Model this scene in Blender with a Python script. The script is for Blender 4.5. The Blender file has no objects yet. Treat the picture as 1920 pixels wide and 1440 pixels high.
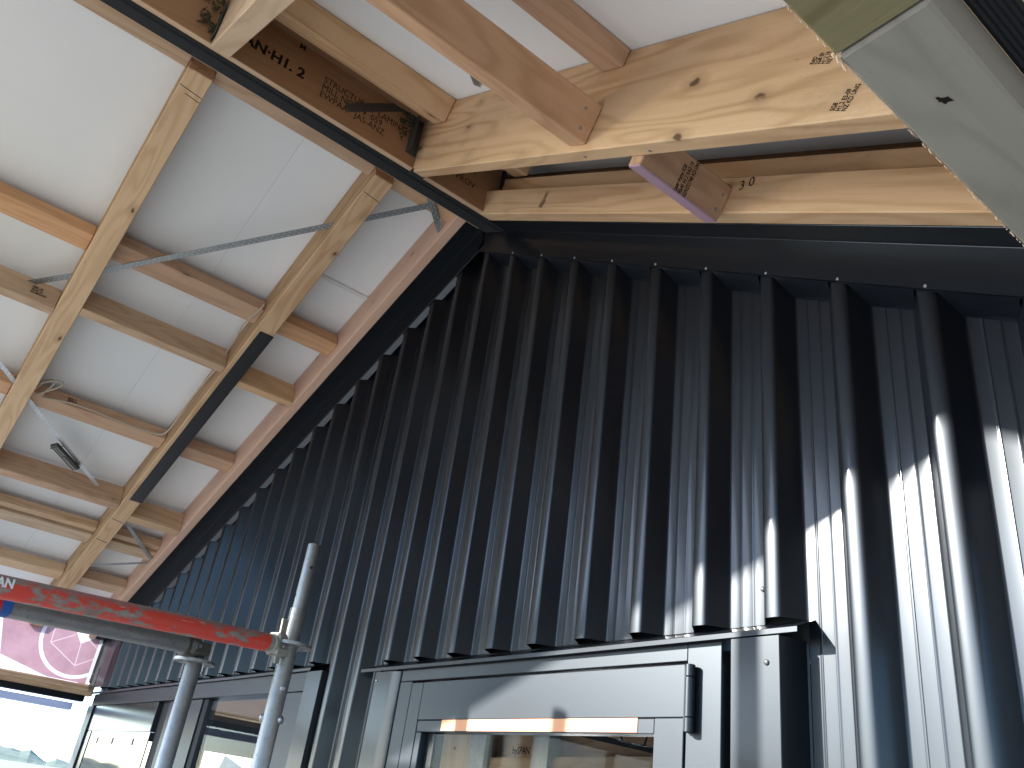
import bpy, bmesh, math, random
from mathutils import Matrix, Vector
random.seed(7)
sc = bpy.context.scene
COL = sc.collection

# ------------------------------------------------------------------ camera
CAM = Vector((1.36681, -1.47965, 1.65785))
R = ((0.62161061, -0.29641123, -0.72507974),
     (0.7727931, 0.38334277, 0.50580545),
     (0.12802766, -0.87475065, 0.46735448))
cd = bpy.data.cameras.new('camera')
cam = bpy.data.objects.new('camera', cd)
COL.objects.link(cam)
cd.sensor_width = 36.0
cd.lens = 1567.75 / 1920 * 36
cd.clip_start = 0.02
cd.clip_end = 6000
M = Matrix.Identity(4)
for i in range(3):
    M[i][0] = R[i][0]; M[i][1] = -R[i][1]; M[i][2] = -R[i][2]; M[i][3] = CAM[i]
cam.matrix_world = M
sc.camera = cam

# ------------------------------------------------------------------ light
SUN = Vector((-0.513, -0.763, 0.395)).normalized()
EL = math.asin(SUN.z)
w = bpy.data.worlds.new('World'); sc.world = w; w.use_nodes = True
nt = w.node_tree
sky = nt.nodes.new('ShaderNodeTexSky'); sky.sky_type = 'NISHITA'; sky.sun_disc = False
sky.sun_elevation = EL
sky.sun_rotation = math.atan2(SUN.x, SUN.y)
sky.air_density = 1.0; sky.dust_density = 0.4; sky.ozone_density = 5.0; sky.altitude = 0
nt.links.new(sky.outputs[0], nt.nodes['Background'].inputs[0])
nt.nodes['Background'].inputs[1].default_value = 0.15
sl = bpy.data.lights.new('sun', 'SUN'); sl.energy = 3.5; sl.angle = math.radians(0.55); sl.color = (1.0, 0.96, 0.90)
so = bpy.data.objects.new('sun', sl); COL.objects.link(so)
so.rotation_euler = SUN.to_track_quat('Z', 'Y').to_euler()
sc.view_settings.view_transform = 'Standard'
sc.view_settings.look = 'None'
sc.view_settings.exposure = 2.48
sc.view_settings.gamma = 1.0
sc.view_settings.use_curve_mapping = False

# ------------------------------------------------------------------ frames
TH, THL = 0.51604, 0.34041
A = Vector((-1.0667, 0, 3.85))
dR = Vector((math.cos(TH), 0, -math.sin(TH))); nR = Vector((math.sin(TH), 0, math.cos(TH)))
dL = Vector((-math.cos(THL), 0, -math.sin(THL))); nL = Vector((-math.sin(THL), 0, math.cos(THL)))
DR, DL = 2.822, 3.985          # offsets of the underside planes of the rafters
YV = Vector((0, 1, 0))
def PR(s, y, d): return A + dR * s + nR * (d - DR) + Vector((0, y, 0))
def PL(s, y, d): return A + dL * s + nL * (d - DL) + Vector((0, y, 0))

# ------------------------------------------------------------------ materials
def newmat(name):
    m = bpy.data.materials.new(name); m.use_nodes = True
    n = m.node_tree.nodes; l = m.node_tree.links
    return m, n, l, n['Principled BSDF']
def N(n, t, **kw):
    x = n.new(t)
    for k, v in kw.items(): setattr(x, k, v)
    return x
def mathn(n, l, op, a, b=None, c=None):
    x = n.new('ShaderNodeMath'); x.operation = op
    for i, v in enumerate((a, b, c)):
        if v is None: continue
        if isinstance(v, (int, float)): x.inputs[i].default_value = v
        else: l.new(v, x.inputs[i])
    return x.outputs[0]
def mix(n, l, f, a, b, mode='MIX'):
    x = n.new('ShaderNodeMix'); x.data_type = 'RGBA'; x.blend_type = mode
    for i, v in ((0, f), (6, a), (7, b)):
        if isinstance(v, (int, float)): x.inputs[i].default_value = v
        elif isinstance(v, tuple): x.inputs[i].default_value = (*v[:3], 1)
        else: l.new(v, x.inputs[i])
    return x.outputs[2]
def ramp(n, l, f, pts):
    x = n.new('ShaderNodeValToRGB'); e = x.color_ramp.elements
    while len(e) < len(pts): e.new(0.5)
    for q, (p, c) in zip(e, pts):
        q.position = p; q.color = (*c, 1) if len(c) == 3 else c
    l.new(f, x.inputs[0]); return x.outputs[0]
def coords(n, l, scale=(1, 1, 1), rnd=True):
    tc = n.new('ShaderNodeTexCoord'); mp = n.new('ShaderNodeMapping')
    mp.inputs['Scale'].default_value = scale
    l.new(tc.outputs['Object'], mp.inputs['Vector'])
    if rnd:
        oi = n.new('ShaderNodeObjectInfo'); cx = n.new('ShaderNodeCombineXYZ')
        for i, k in enumerate((37.0, 53.0, 71.0)):
            l.new(mathn(n, l, 'MULTIPLY', oi.outputs['Random'], k), cx.inputs[i])
        l.new(cx.outputs[0], mp.inputs['Location'])
    return mp.outputs[0]
def noise(n, l, vec, scale, detail=4, rough=0.55, dist=0.0):
    x = n.new('ShaderNodeTexNoise'); x.inputs['Scale'].default_value = scale
    x.inputs['Detail'].default_value = detail; x.inputs['Roughness'].default_value = rough
    x.inputs['Distortion'].default_value = dist
    l.new(vec, x.inputs['Vector']); return x.outputs['Fac']
def bump(n, l, h, strength, dist=0.002):
    b = n.new('ShaderNodeBump'); b.inputs['Strength'].default_value = strength; b.inputs['Distance'].default_value = dist
    l.new(h, b.inputs['Height']); return b.outputs[0]

def wood(name, light, dark, knot=(0.08, 0.035, 0.015), knots=1.0, dirt=0.25, grain=1.0, blush=None, rough=0.62):
    m, n, l, p = newmat(name)
    v = coords(n, l, (1.0, 9.0, 9.0))
    big = noise(n, l, v, 1.1, 3, 0.5, 0.6)
    v2 = coords(n, l, (1.6, 26.0, 26.0))
    # growth rings: distorted bands along the length
    rings = mathn(n, l, 'SINE', mathn(n, l, 'ADD', mathn(n, l, 'MULTIPLY', noise(n, l, coords(n, l, (0.9, 7.0, 7.0)), 1.0, 2, 0.45, 0.3), 62.0), 0.0))
    rings = mathn(n, l, 'MULTIPLY_ADD', rings, 0.5, 0.5)
    rings = mathn(n, l, 'POWER', rings, 2.2)
    fine = noise(n, l, coords(n, l, (3.0, 160.0, 160.0)), 1.0, 3, 0.6)
    f = mathn(n, l, 'ADD', mathn(n, l, 'MULTIPLY', rings, 0.34 * grain), mathn(n, l, 'MULTIPLY', big, 0.45))
    f = mathn(n, l, 'ADD', f, mathn(n, l, 'MULTIPLY', fine, 0.28 * grain))
    c = ramp(n, l, f, [(0.18, light), (0.85, dark)])
    # a warm or pale drift along the board
    drift = noise(n, l, coords(n, l, (0.8, 3.0, 3.0)), 1.4, 2)
    c = mix(n, l, mathn(n, l, 'MULTIPLY', ramp(n, l, drift, [(0.4, (0, 0, 0)), (0.7, (1, 1, 1))]), 0.35), c, tuple(min(1, x * 1.18) for x in light))
    if blush:
        bl = ramp(n, l, noise(n, l, coords(n, l, (1.3, 5.0, 5.0)), 1.2, 2), [(0.5, (0, 0, 0)), (0.66, (1, 1, 1))])
        c = mix(n, l, mathn(n, l, 'MULTIPLY', bl, 0.6), c, blush)
    # knots with a halo
    vo = n.new('ShaderNodeTexVoronoi'); vo.inputs['Scale'].default_value = 1.0
    kv = coords(n, l, (6.0, 11.0, 11.0))
    wob = n.new('ShaderNodeVectorMath'); wob.operation = 'ADD'
    nz = n.new('ShaderNodeTexNoise'); nz.inputs['Scale'].default_value = 4.0; l.new(kv, nz.inputs['Vector'])
    sc_ = n.new('ShaderNodeVectorMath'); sc_.operation = 'SCALE'; sc_.inputs['Scale'].default_value = 0.22
    l.new(nz.outputs['Color'], sc_.inputs[0]); l.new(kv, wob.inputs[0]); l.new(sc_.outputs[0], wob.inputs[1])
    l.new(wob.outputs[0], vo.inputs['Vector'])
    keep = ramp(n, l, vo.outputs['Color'], [(0.66, (0, 0, 0)), (0.68, (1, 1, 1))])
    kd = ramp(n, l, vo.outputs['Distance'], [(0.07, (1, 1, 1)), (0.12, (0, 0, 0))])
    halo = ramp(n, l, vo.outputs['Distance'], [(0.08, (1, 1, 1)), (0.34, (0, 0, 0))])
    kk = mathn(n, l, 'MULTIPLY', keep, knots)
    c = mix(n, l, mathn(n, l, 'MULTIPLY', mathn(n, l, 'MULTIPLY', halo, kk), 0.5), c, tuple(x * 0.6 for x in dark))
    c = mix(n, l, mathn(n, l, 'MULTIPLY', mathn(n, l, 'MULTIPLY', kd, kk), 0.9), c, knot)
    # grubby handling marks and small scuffs
    d1 = ramp(n, l, noise(n, l, coords(n, l, (2.0, 4.0, 4.0)), 2.6, 6, 0.7), [(0.56, (0, 0, 0)), (0.78, (1, 1, 1))])
    c = mix(n, l, mathn(n, l, 'MULTIPLY', d1, dirt), c, (0.12, 0.085, 0.05))
    sp = ramp(n, l, noise(n, l, coords(n, l, (10.0, 30.0, 30.0)), 3.2, 3, 0.6), [(0.70, (0, 0, 0)), (0.75, (1, 1, 1))])
    c = mix(n, l, mathn(n, l, 'MULTIPLY', sp, dirt * 1.2), c, (0.05, 0.03, 0.02))
    oi = n.new('ShaderNodeObjectInfo')
    hs = n.new('ShaderNodeHueSaturation'); l.new(c, hs.inputs['Color'])
    l.new(mathn(n, l, 'MULTIPLY_ADD', oi.outputs['Random'], 0.24, 0.88), hs.inputs['Value'])
    l.new(mathn(n, l, 'MULTIPLY_ADD', oi.outputs['Random'], 0.2, 0.9), hs.inputs['Saturation'])
    l.new(hs.outputs[0], p.inputs['Base Color'])
    p.inputs['Roughness'].default_value = rough
    p.inputs['Specular IOR Level'].default_value = 0.3
    l.new(bump(n, l, mathn(n, l, 'ADD', fine, mathn(n, l, 'MULTIPLY', rings, 0.5)), 0.35, 0.0015), p.inputs['Normal'])
    return m

M_PINE = wood('pine', (0.65, 0.445, 0.275), (0.46, 0.275, 0.145))
M_PALE = wood('pale pine', (0.66, 0.48, 0.31), (0.49, 0.325, 0.19), dirt=0.3)
M_BEAM = wood('beam pine', (0.68, 0.465, 0.275), (0.47, 0.28, 0.145), knots=0.95, dirt=0.3, grain=1.15)
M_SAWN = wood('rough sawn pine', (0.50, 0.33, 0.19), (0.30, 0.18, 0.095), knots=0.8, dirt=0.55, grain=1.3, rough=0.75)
M_ORANGE = wood('orange pine', (0.63, 0.385, 0.225), (0.46, 0.25, 0.13), knots=0.7, dirt=0.15)
M_PINK = wood('pink primed pine', (0.62, 0.42, 0.31), (0.50, 0.31, 0.22), knots=0.4, dirt=0.12, grain=0.5, blush=(0.56, 0.36, 0.31))
M_LVL = wood('laminated veneer', (0.36, 0.20, 0.10), (0.25, 0.125, 0.06), knots=0.0, dirt=0.25, grain=0.6)
M_GREY = wood('weathered grey pine', (0.36, 0.335, 0.265), (0.235, 0.215, 0.165), knot=(0.03, 0.03, 0.02), knots=0.5, dirt=0.18, grain=0.8, rough=0.8)
M_OLIVE = wood('olive treated pine', (0.27, 0.235, 0.115), (0.15, 0.125, 0.05), knots=0.0, dirt=0.1, grain=1.4, rough=0.8)

def steel_paint(name, col, rough, b=0.05, sc2=4.0, spec=0.30, coat=0.0):
    m, n, l, p = newmat(name)
    v = coords(n, l)
    dust = ramp(n, l, noise(n, l, v, 9.0, 6, 0.7), [(0.5, (0, 0, 0)), (0.8, (1, 1, 1))])
    l.new(mix(n, l, mathn(n, l, 'MULTIPLY', dust, 0.08), col, tuple(x * 2.0 + 0.008 for x in col)), p.inputs['Base Color'])
    sm = noise(n, l, v, 22.0, 5, 0.6)
    l.new(mathn(n, l, 'MULTIPLY_ADD', sm, 0.02, rough - 0.01), p.inputs['Roughness'])
    p.inputs['Specular IOR Level'].default_value = spec
    p.inputs['Coat Weight'].default_value = coat; p.inputs['Specular Tint'].default_value = (0.80, 0.91, 1.0, 1); p.inputs['Coat Roughness'].default_value = 0.16; p.inputs['Coat IOR'].default_value = 1.45
    wv = noise(n, l, coords(n, l, (1.0, 1.0, 0.22)), sc2, 1, 0.4)
    l.new(bump(n, l, wv, b, 0.01), p.inputs['Normal'])
    return m
M_CLAD = steel_paint('dark prepainted steel', (0.0035, 0.0045, 0.007), 0.42, 0.010, spec=0.24, coat=0.45)
M_FLASH = steel_paint('dark steel flashing', (0.0035, 0.0045, 0.007), 0.40, 0.02, spec=0.24, coat=0.30)
M_SATIN = steel_paint('satin aluminium', (0.02, 0.022, 0.027), 0.17, 0.02, spec=0.6)
M_ALU = steel_paint('dark powder coated aluminium', (0.008, 0.010, 0.014), 0.42, 0.02, spec=0.4)

M_BACK = None
def plain(name, col, rough=0.6, metal=0.0, spec=0.5):
    m, n, l, p = newmat(name)
    v = coords(n, l)
    nz = noise(n, l, v, 25.0, 5, 0.65)
    l.new(mix(n, l, mathn(n, l, 'MULTIPLY', nz, 0.35), col, tuple(x * 0.6 for x in col)), p.inputs['Base Color'])
    p.inputs['Roughness'].default_value = rough; p.inputs['Metallic'].default_value = metal
    p.inputs['Specular IOR Level'].default_value = spec
    return m
M_BACK = plain('grey backing coat', (0.235, 0.255, 0.27), 0.5)
M_INK = plain('black stamp ink', (0.022, 0.016, 0.012), 0.8, 0, 0.1)
M_RUBBER = plain('black foam strip', (0.02, 0.022, 0.023), 0.75, 0, 0.3)
M_BLACK = plain('black building wrap', (0.008, 0.008, 0.009), 0.7, 0, 0.2)
M_TAPE = plain('black plastic tape', (0.010, 0.011, 0.013), 0.42)
M_SCREW = plain('zinc screw', (0.42, 0.42, 0.43), 0.4, 0.9)
M_DSCREW = plain('dark screw', (0.05, 0.05, 0.055), 0.35, 0.3)
M_CABLE = plain('beige cable sheath', (0.50, 0.42, 0.31), 0.6)
M_ORTAPE = plain('orange tape', (0.76, 0.34, 0.17), 0.6)
M_WHITE = plain('white paint', (0.75, 0.75, 0.74), 0.6)
M_DARKIN = plain('dark interior', (0.02, 0.02, 0.022), 0.8)
M_HANG = plain('grimy bracket steel', (0.085, 0.082, 0.07), 0.55, 0.3)
M_GRIME = plain('rusty green grime', (0.06, 0.05, 0.02), 0.85)

def galv(name, col, rough, spots=0.5, metal=0.75):
    m, n, l, p = newmat(name)
    v = coords(n, l)
    a = noise(n, l, v, 26.0, 5, 0.65)
    b = noise(n, l, v, 120.0, 3, 0.6)
    c = ramp(n, l, a, [(0.3, tuple(x * 0.75 for x in col)), (0.7, col)])
    st = ramp(n, l, b, [(0.62, (0, 0, 0)), (0.70, (1, 1, 1))])
    c = mix(n, l, mathn(n, l, 'MULTIPLY', st, spots), c, tuple(x * 0.35 for x in col))
    cr = ramp(n, l, noise(n, l, v, 11.0, 5, 0.7), [(0.62, (0, 0, 0)), (0.72, (1, 1, 1))])
    c = mix(n, l, mathn(n, l, 'MULTIPLY', cr, 0.6), c, (0.55, 0.54, 0.47))
    l.new(c, p.inputs['Base Color'])
    l.new(mathn(n, l, 'MULTIPLY_ADD', a, 0.2, rough - 0.1), p.inputs['Roughness'])
    p.inputs['Metallic'].default_value = metal
    l.new(bump(n, l, b, 0.15, 0.001), p.inputs['Normal'])
    return m
M_GALV = galv('galvanised scaffold tube', (0.34, 0.345, 0.335), 0.48, 0.75)
M_STRAP = galv('galvanised strap', (0.34, 0.36, 0.36), 0.45, 0.2, 0.85)
M_CAST = galv('cast galvanised steel', (0.40, 0.39, 0.34), 0.6, 0.4, 0.5)

def red_paint():
    m, n, l, p = newmat('chipped red paint')
    v = coords(n, l, (3.0, 7.0, 7.0))
    a = noise(n, l, v, 3.0, 7, 0.72, 0.4)
    b = noise(n, l, coords(n, l, (14.0, 40.0, 40.0)), 1.5, 4, 0.6)
    chip = ramp(n, l, mathn(n, l, 'ADD', mathn(n, l, 'MULTIPLY', a, 0.72), mathn(n, l, 'MULTIPLY', b, 0.28)), [(0.505, (0, 0, 0)), (0.55, (1, 1, 1))])
    red = ramp(n, l, b, [(0.3, (0.62, 0.045, 0.025)), (0.7, (0.50, 0.07, 0.05))])
    gry = ramp(n, l, b, [(0.3, (0.13, 0.115, 0.095)), (0.7, (0.27, 0.25, 0.21))])
    scr = ramp(n, l, noise(n, l, coords(n, l, (8.0, 90.0, 90.0)), 1.3, 3, 0.6), [(0.68, (0, 0, 0)), (0.72, (1, 1, 1))])
    c = mix(n, l, chip, red, gry)
    c = mix(n, l, mathn(n, l, 'MULTIPLY', scr, 0.8), c, (0.6, 0.57, 0.52))
    tcz = n.new('ShaderNodeTexCoord'); sz = n.new('ShaderNodeSeparateXYZ'); l.new(tcz.outputs['Object'], sz.inputs[0])
    topw = ramp(n, l, mathn(n, l, 'ADD', mathn(n, l, 'MULTIPLY', sz.outputs[2], 16.0), mathn(n, l, 'MULTIPLY', a, 0.9)), [(0.60, (0, 0, 0)), (0.74, (1, 1, 1))])
    c = mix(n, l, mathn(n, l, 'MULTIPLY', topw, 0.8), c, (0.20, 0.15, 0.13))
    l.new(c, p.inputs['Base Color']); p.inputs['Roughness'].default_value = 0.5
    l.new(bump(n, l, mathn(n, l, 'MULTIPLY', chip, -1.0), 0.3, 0.0008), p.inputs['Normal'])
    return m
M_RED = red_paint()

def lining():
    m, n, l, p = newmat('white roof lining')
    v = coords(n, l, (1, 1, 1), False)
    a = noise(n, l, v, 1.3, 3)
    l.new(ramp(n, l, a, [(0.3, (0.79, 0.795, 0.77)), (0.7, (0.83, 0.835, 0.815))]), p.inputs['Base Color'])
    p.inputs['Roughness'].default_value = 0.6
    l.new(bump(n, l, noise(n, l, v, 2.2, 2), 0.12, 0.02), p.inputs['Normal'])
    return m
M_LINING = lining()

def ground_mat():
    m, n, l, p = newmat('pale gravel ground')
    v = coords(n, l, (1, 1, 1), False)
    a = noise(n, l, v, 0.05, 6, 0.6); b = noise(n, l, v, 30.0, 4, 0.7)
    c = ramp(n, l, a, [(0.35, (0.185, 0.178, 0.160)), (0.65, (0.235, 0.227, 0.206))])
    c = mix(n, l, mathn(n, l, 'MULTIPLY', b, 0.5), c, (0.19, 0.187, 0.18))
    l.new(c, p.inputs['Base Color']); p.inputs['Roughness'].default_value = 0.9
    return m
M_GROUND = ground_mat()

def hill_mat():
    m, n, l, p = newmat('wooded hillside')
    a = noise(n, l, coords(n, l, (1, 1, 1), False), 0.03, 6, 0.7)
    l.new(ramp(n, l, a, [(0.35, (0.06, 0.09, 0.06)), (0.65, (0.13, 0.15, 0.09))]), p.inputs['Base Color'])
    p.inputs['Roughness'].default_value = 0.95
    return m
M_HILL = hill_mat()

def glass_mat():
    m, n, l, p = newmat('clear window glass')
    n.remove(p)
    out = [x for x in n if x.type == 'OUTPUT_MATERIAL'][0]
    tr = n.new('ShaderNodeBsdfTransparent'); tr.inputs[0].default_value = (0.95, 0.955, 0.95, 1)
    gl = n.new('ShaderNodeBsdfGlossy'); gl.inputs['Roughness'].default_value = 0.01
    lw = n.new('ShaderNodeLayerWeight'); lw.inputs[0].default_value = 0.5
    fr = n.new('ShaderNodeMath'); fr.operation = 'MULTIPLY_ADD'; l.new(mathn(n, l, 'POWER', lw.outputs['Facing'], 5.0), fr.inputs[0]); fr.inputs[1].default_value = 0.35; fr.inputs[2].default_value = 0.004
    mx = n.new('ShaderNodeMixShader')
    l.new(fr.outputs[0], mx.inputs[0]); l.new(tr.outputs[0], mx.inputs[1]); l.new(gl.outputs[0], mx.inputs[2])
    l.new(mx.outputs[0], out.inputs[0])
    return m
M_GLASS = glass_mat()

M_DGLASS = plain('dark backed glass', (0.012, 0.013, 0.015), 0.03, 0, 0.6)
def banner_mat():
    """printed vinyl: dusty pink field, white corner, ring, wedge and thin lines; flat print in the sheet's own plane"""
    m, n, l, p = newmat('printed banner vinyl')
    tc = n.new('ShaderNodeTexCoord'); sp = n.new('ShaderNodeSeparateXYZ'); l.new(tc.outputs['Object'], sp.inputs[0])
    y, z = sp.outputs[1], sp.outputs[2]
    def half(a, b):
        # 1 where the point lies left of a->b
        e = mathn(n, l, 'MULTIPLY', mathn(n, l, 'SUBTRACT', z, a[1]), b[0] - a[0])
        f = mathn(n, l, 'MULTIPLY', mathn(n, l, 'SUBTRACT', y, a[0]), b[1] - a[1])
        return mathn(n, l, 'GREATER_THAN', mathn(n, l, 'SUBTRACT', e, f), 0.0)
    def seg(a, b, wd):
        L2 = (b[0] - a[0]) ** 2 + (b[1] - a[1]) ** 2
        py, pz = mathn(n, l, 'SUBTRACT', y, a[0]), mathn(n, l, 'SUBTRACT', z, a[1])
        t = mathn(n, l, 'ADD', mathn(n, l, 'MULTIPLY', py, (b[0] - a[0]) / L2), mathn(n, l, 'MULTIPLY', pz, (b[1] - a[1]) / L2))
        t = mathn(n, l, 'MINIMUM', mathn(n, l, 'MAXIMUM', t, 0.0), 1.0)
        dy = mathn(n, l, 'SUBTRACT', py, mathn(n, l, 'MULTIPLY', t, b[0] - a[0]))
        dz = mathn(n, l, 'SUBTRACT', pz, mathn(n, l, 'MULTIPLY', t, b[1] - a[1]))
        d = mathn(n, l, 'SQRT', mathn(n, l, 'ADD', mathn(n, l, 'MULTIPLY', dy, dy), mathn(n, l, 'MULTIPLY', dz, dz)))
        return mathn(n, l, 'LESS_THAN', d, wd / 2)
    blot = noise(n, l, tc.outputs['Object'], 7.0, 6, 0.7)
    pink = ramp(n, l, blot, [(0.35, (0.31, 0.185, 0.225)), (0.65, (0.39, 0.245, 0.29))])
    wht = (0.60, 0.62, 0.68); lin = (0.52, 0.39, 0.44)
    inside = mathn(n, l, 'MULTIPLY', half((-0.700, 2.37), (-0.720, 2.62)) if False else half((-0.646, 2.230), (-0.715, 2.45)) if False else mathn(n, l, 'SUBTRACT', 1.0, half((-0.646, 2.230), (-0.715, 2.47))), half((-0.646, 2.230), (-0.372, 2.160)))
    c = mix(n, l, inside, wht, pink)
    dy, dz = mathn(n, l, 'SUBTRACT', y, -0.215), mathn(n, l, 'SUBTRACT', z, 2.412)
    d = mathn(n, l, 'SQRT', mathn(n, l, 'ADD', mathn(n, l, 'MULTIPLY', dy, dy), mathn(n, l, 'MULTIPLY', dz, dz)))
    ring = mathn(n, l, 'MULTIPLY', mathn(n, l, 'GREATER_THAN', d, 0.226), mathn(n, l, 'LESS_THAN', d, 0.249))
    c = mix(n, l, ring, c, wht)
    for a, b in (((-0.391, 2.494), (-0.385, 2.359)), ((-0.385, 2.359), (-0.192, 2.248)), ((-0.192, 2.248), (-0.201, 2.389)), ((-0.385, 2.359), (-0.252, 2.438)), ((-0.192, 2.248), (-0.093, 2.311)), ((-0.150, 2.418), (-0.095, 2.382)), ((-0.391, 2.494), (-0.28, 2.56))):
        c = mix(n, l, seg(a, b, 0.007), c, lin)
    wedge = mathn(n, l, 'MULTIPLY', half((-0.203, 2.390), (-0.086, 2.466)), mathn(n, l, 'SUBTRACT', 1.0, half((-0.203, 2.390), (-0.275, 2.485))))
    c = mix(n, l, wedge, c, wht)
    c = mix(n, l, mathn(n, l, 'GREATER_THAN', y, -0.092), c, wht)
    l.new(c, p.inputs['Base Color']); p.inputs['Roughness'].default_value = 0.55
    t = n.new('ShaderNodeBsdfTranslucent'); l.new(c, t.inputs[0])
    mx = n.new('ShaderNodeMixShader'); mx.inputs[0].default_value = 0.36
    out = [x for x in n if x.type == 'OUTPUT_MATERIAL'][0]
    l.new(p.outputs[0], mx.inputs[1]); l.new(t.outputs[0], mx.inputs[2]); l.new(mx.outputs[0], out.inputs[0])
    return m
M_BANNER = banner_mat()
def gut():
    m, n, l, p = newmat('pale blue translucent edge')
    p.inputs['Base Color'].default_value = (0.40, 0.43, 0.52, 1); p.inputs['Roughness'].default_value = 0.35
    t = n.new('ShaderNodeBsdfTranslucent'); t.inputs[0].default_value = (0.46, 0.50, 0.60, 1)
    mx = n.new('ShaderNodeMixShader'); mx.inputs[0].default_value = 0.6
    out = [x for x in n if x.type == 'OUTPUT_MATERIAL'][0]
    l.new(p.outputs[0], mx.inputs[1]); l.new(t.outputs[0], mx.inputs[2]); l.new(mx.outputs[0], out.inputs[0])
    return m
M_GUT = gut()

# ------------------------------------------------------------------ builders
def link(name, me, mat, parent=None, mw=None):
    o = bpy.data.objects.new(name, me); COL.objects.link(o)
    if mat is not None and not me.materials: me.materials.append(mat)
    mw = mw if mw is not None else Matrix.Identity(4)
    if parent is not None:
        o.parent = parent
        o.matrix_basis = parent['_mw_inv'] @ mw if False else PMW[parent.name].inverted() @ mw
    else:
        o.matrix_basis = mw
    PMW[o.name] = mw
    return o
PMW = {}
def tag(o, label, cat, group=None, kind=None):
    o['label'] = label; o['category'] = cat
    if group: o['group'] = group
    if kind: o['kind'] = kind
    return o
def thing(name, loc, label, cat, group=None):
    o = bpy.data.objects.new(name, None); COL.objects.link(o)
    mw = Matrix.Translation(Vector(loc)); o.matrix_basis = mw; PMW[o.name] = mw
    o.empty_display_size = 0.1
    return tag(o, label, cat, group)
def frame(o, x, z):
    x = Vector(x).normalized(); z = Vector(z); z = (z - x * z.dot(x)).normalized(); y = z.cross(x)
    m = Matrix.Identity(4)
    for i in range(3):
        m[i][0] = x[i]; m[i][1] = y[i]; m[i][2] = z[i]; m[i][3] = o[i]
    return m
def mesh(name, vs, fs, smooth=None):
    me = bpy.data.meshes.new(name); me.from_pydata([tuple(v) for v in vs], [], fs); me.update()
    if smooth is not None:
        me.shade_smooth() if hasattr(me, 'shade_smooth') else None
        me.set_sharp_from_angle(angle=math.radians(smooth))
    return me
def sheet_mesh(name, vs, fs, th, smooth, front=None):
    """thin sheet metal: outer skin, inner skin and cut edges, each with its own vertices so that folds stay crisp"""
    bm = bmesh.new(); bv = [bm.verts.new(v) for v in vs]
    for f in fs: bm.faces.new([bv[q] for q in f])
    bmesh.ops.remove_doubles(bm, verts=bm.verts, dist=1e-5)
    bmesh.ops.recalc_face_normals(bm, faces=bm.faces)
    if front is not None and sum(f.normal.dot(Vector(front)) * f.calc_area() for f in bm.faces) < 0:
        bmesh.ops.reverse_faces(bm, faces=bm.faces)
    bm.normal_update(); bm.verts.index_update()
    V = [v.co.copy() for v in bm.verts]; W = [v.co - v.normal * th for v in bm.verts]
    F = [[v.index for v in f.verts] for f in bm.faces]
    B = []
    for e in bm.edges:
        if len(e.link_faces) == 1: 
            l_ = e.link_loops[0]; B.append((l_.vert.index, l_.link_loop_next.vert.index))
    n0 = len(V); ov = V + W; of = list(F) + [[q + n0 for q in f[::-1]] for f in F]
    for a, b in B:
        k = len(ov); ov = ov + [V[b], V[a], W[a], W[b]]; of.append([k, k + 1, k + 2, k + 3])
    bm.free()
    return mesh(name, ov, of, smooth)
def weighted(o):
    m_ = o.modifiers.new('weighted', 'WEIGHTED_NORMAL'); m_.keep_sharp = True; m_.weight = 80
    return o
BOXF = [(0, 1, 3, 2), (4, 6, 7, 5), (0, 4, 5, 1), (2, 3, 7, 6), (0, 2, 6, 4), (1, 5, 7, 3)]
def box_mesh(name, x, y, z, bev=0.0025, shear0=0.0, shear1=0.0):
    """box between two corners; shear0/1 slant the near/far end with height"""
    vs = []
    for i in (0, 1):
        for j in (0, 1):
            for k in (0, 1):
                vs.append((x[i] + (shear0, shear1)[i] * (z[k] - z[0]), y[j], z[k]))
    bm = bmesh.new()
    bv = [bm.verts.new(v) for v in vs]
    for f in BOXF: bm.faces.new([bv[q] for q in f])
    bmesh.ops.recalc_face_normals(bm, faces=bm.faces)
    if bev > 0:
        bmesh.ops.bevel(bm, geom=list(bm.edges), offset=bev, segments=1, affect='EDGES', profile=0.5)
    me = bpy.data.meshes.new(name); bm.to_mesh(me); bm.free()
    return me
def box(name, x, y, z, mat, parent=None, bev=0.002):
    """world-axis box whose object sits at its own lower corner"""
    o0 = Vector((x[0], y[0], z[0]))
    me = box_mesh(name, (0, x[1] - x[0]), (0, y[1] - y[0]), (0, z[1] - z[0]), bev)
    return link(name, me, mat, parent, Matrix.Translation(o0))
def slope_timber(name, side, s, y, d, mat, parent=None, sh0=0.0, sh1=0.0, bev=0.003):
    """timber running down a roof slope; local X along its length"""
    if side == 'R':
        mw = frame(PR(s[0], y[0], d[0]), dR, nR); yy = (0, y[1] - y[0])
    else:
        mw = frame(PL(s[0], y[1], d[0]), dL, nL); yy = (0, y[1] - y[0])
    return link(name, box_mesh(name, (0, s[1] - s[0]), yy, (0, d[1] - d[0]), bev, sh0, sh1), mat, parent, mw)
def cross_timber(name, side, s, y, d, mat, parent=None, bev=0.003):
    """block running along the ridge direction between rafters; local X along its length"""
    P, n_, dd = (PR, nR, dR) if side == 'R' else (PL, nL, dL)
    o = P(s[0], y[0], d[0]); mw = frame(o, YV, n_)
    yl = PMW and (mw.inverted() @ P(s[1], y[0], d[0])).y
    yy = (0, yl) if yl > 0 else (yl, 0)
    return link(name, box_mesh(name, (0, y[1] - y[0]), yy, (0, d[1] - d[0]), bev), mat, parent, mw)
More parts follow.
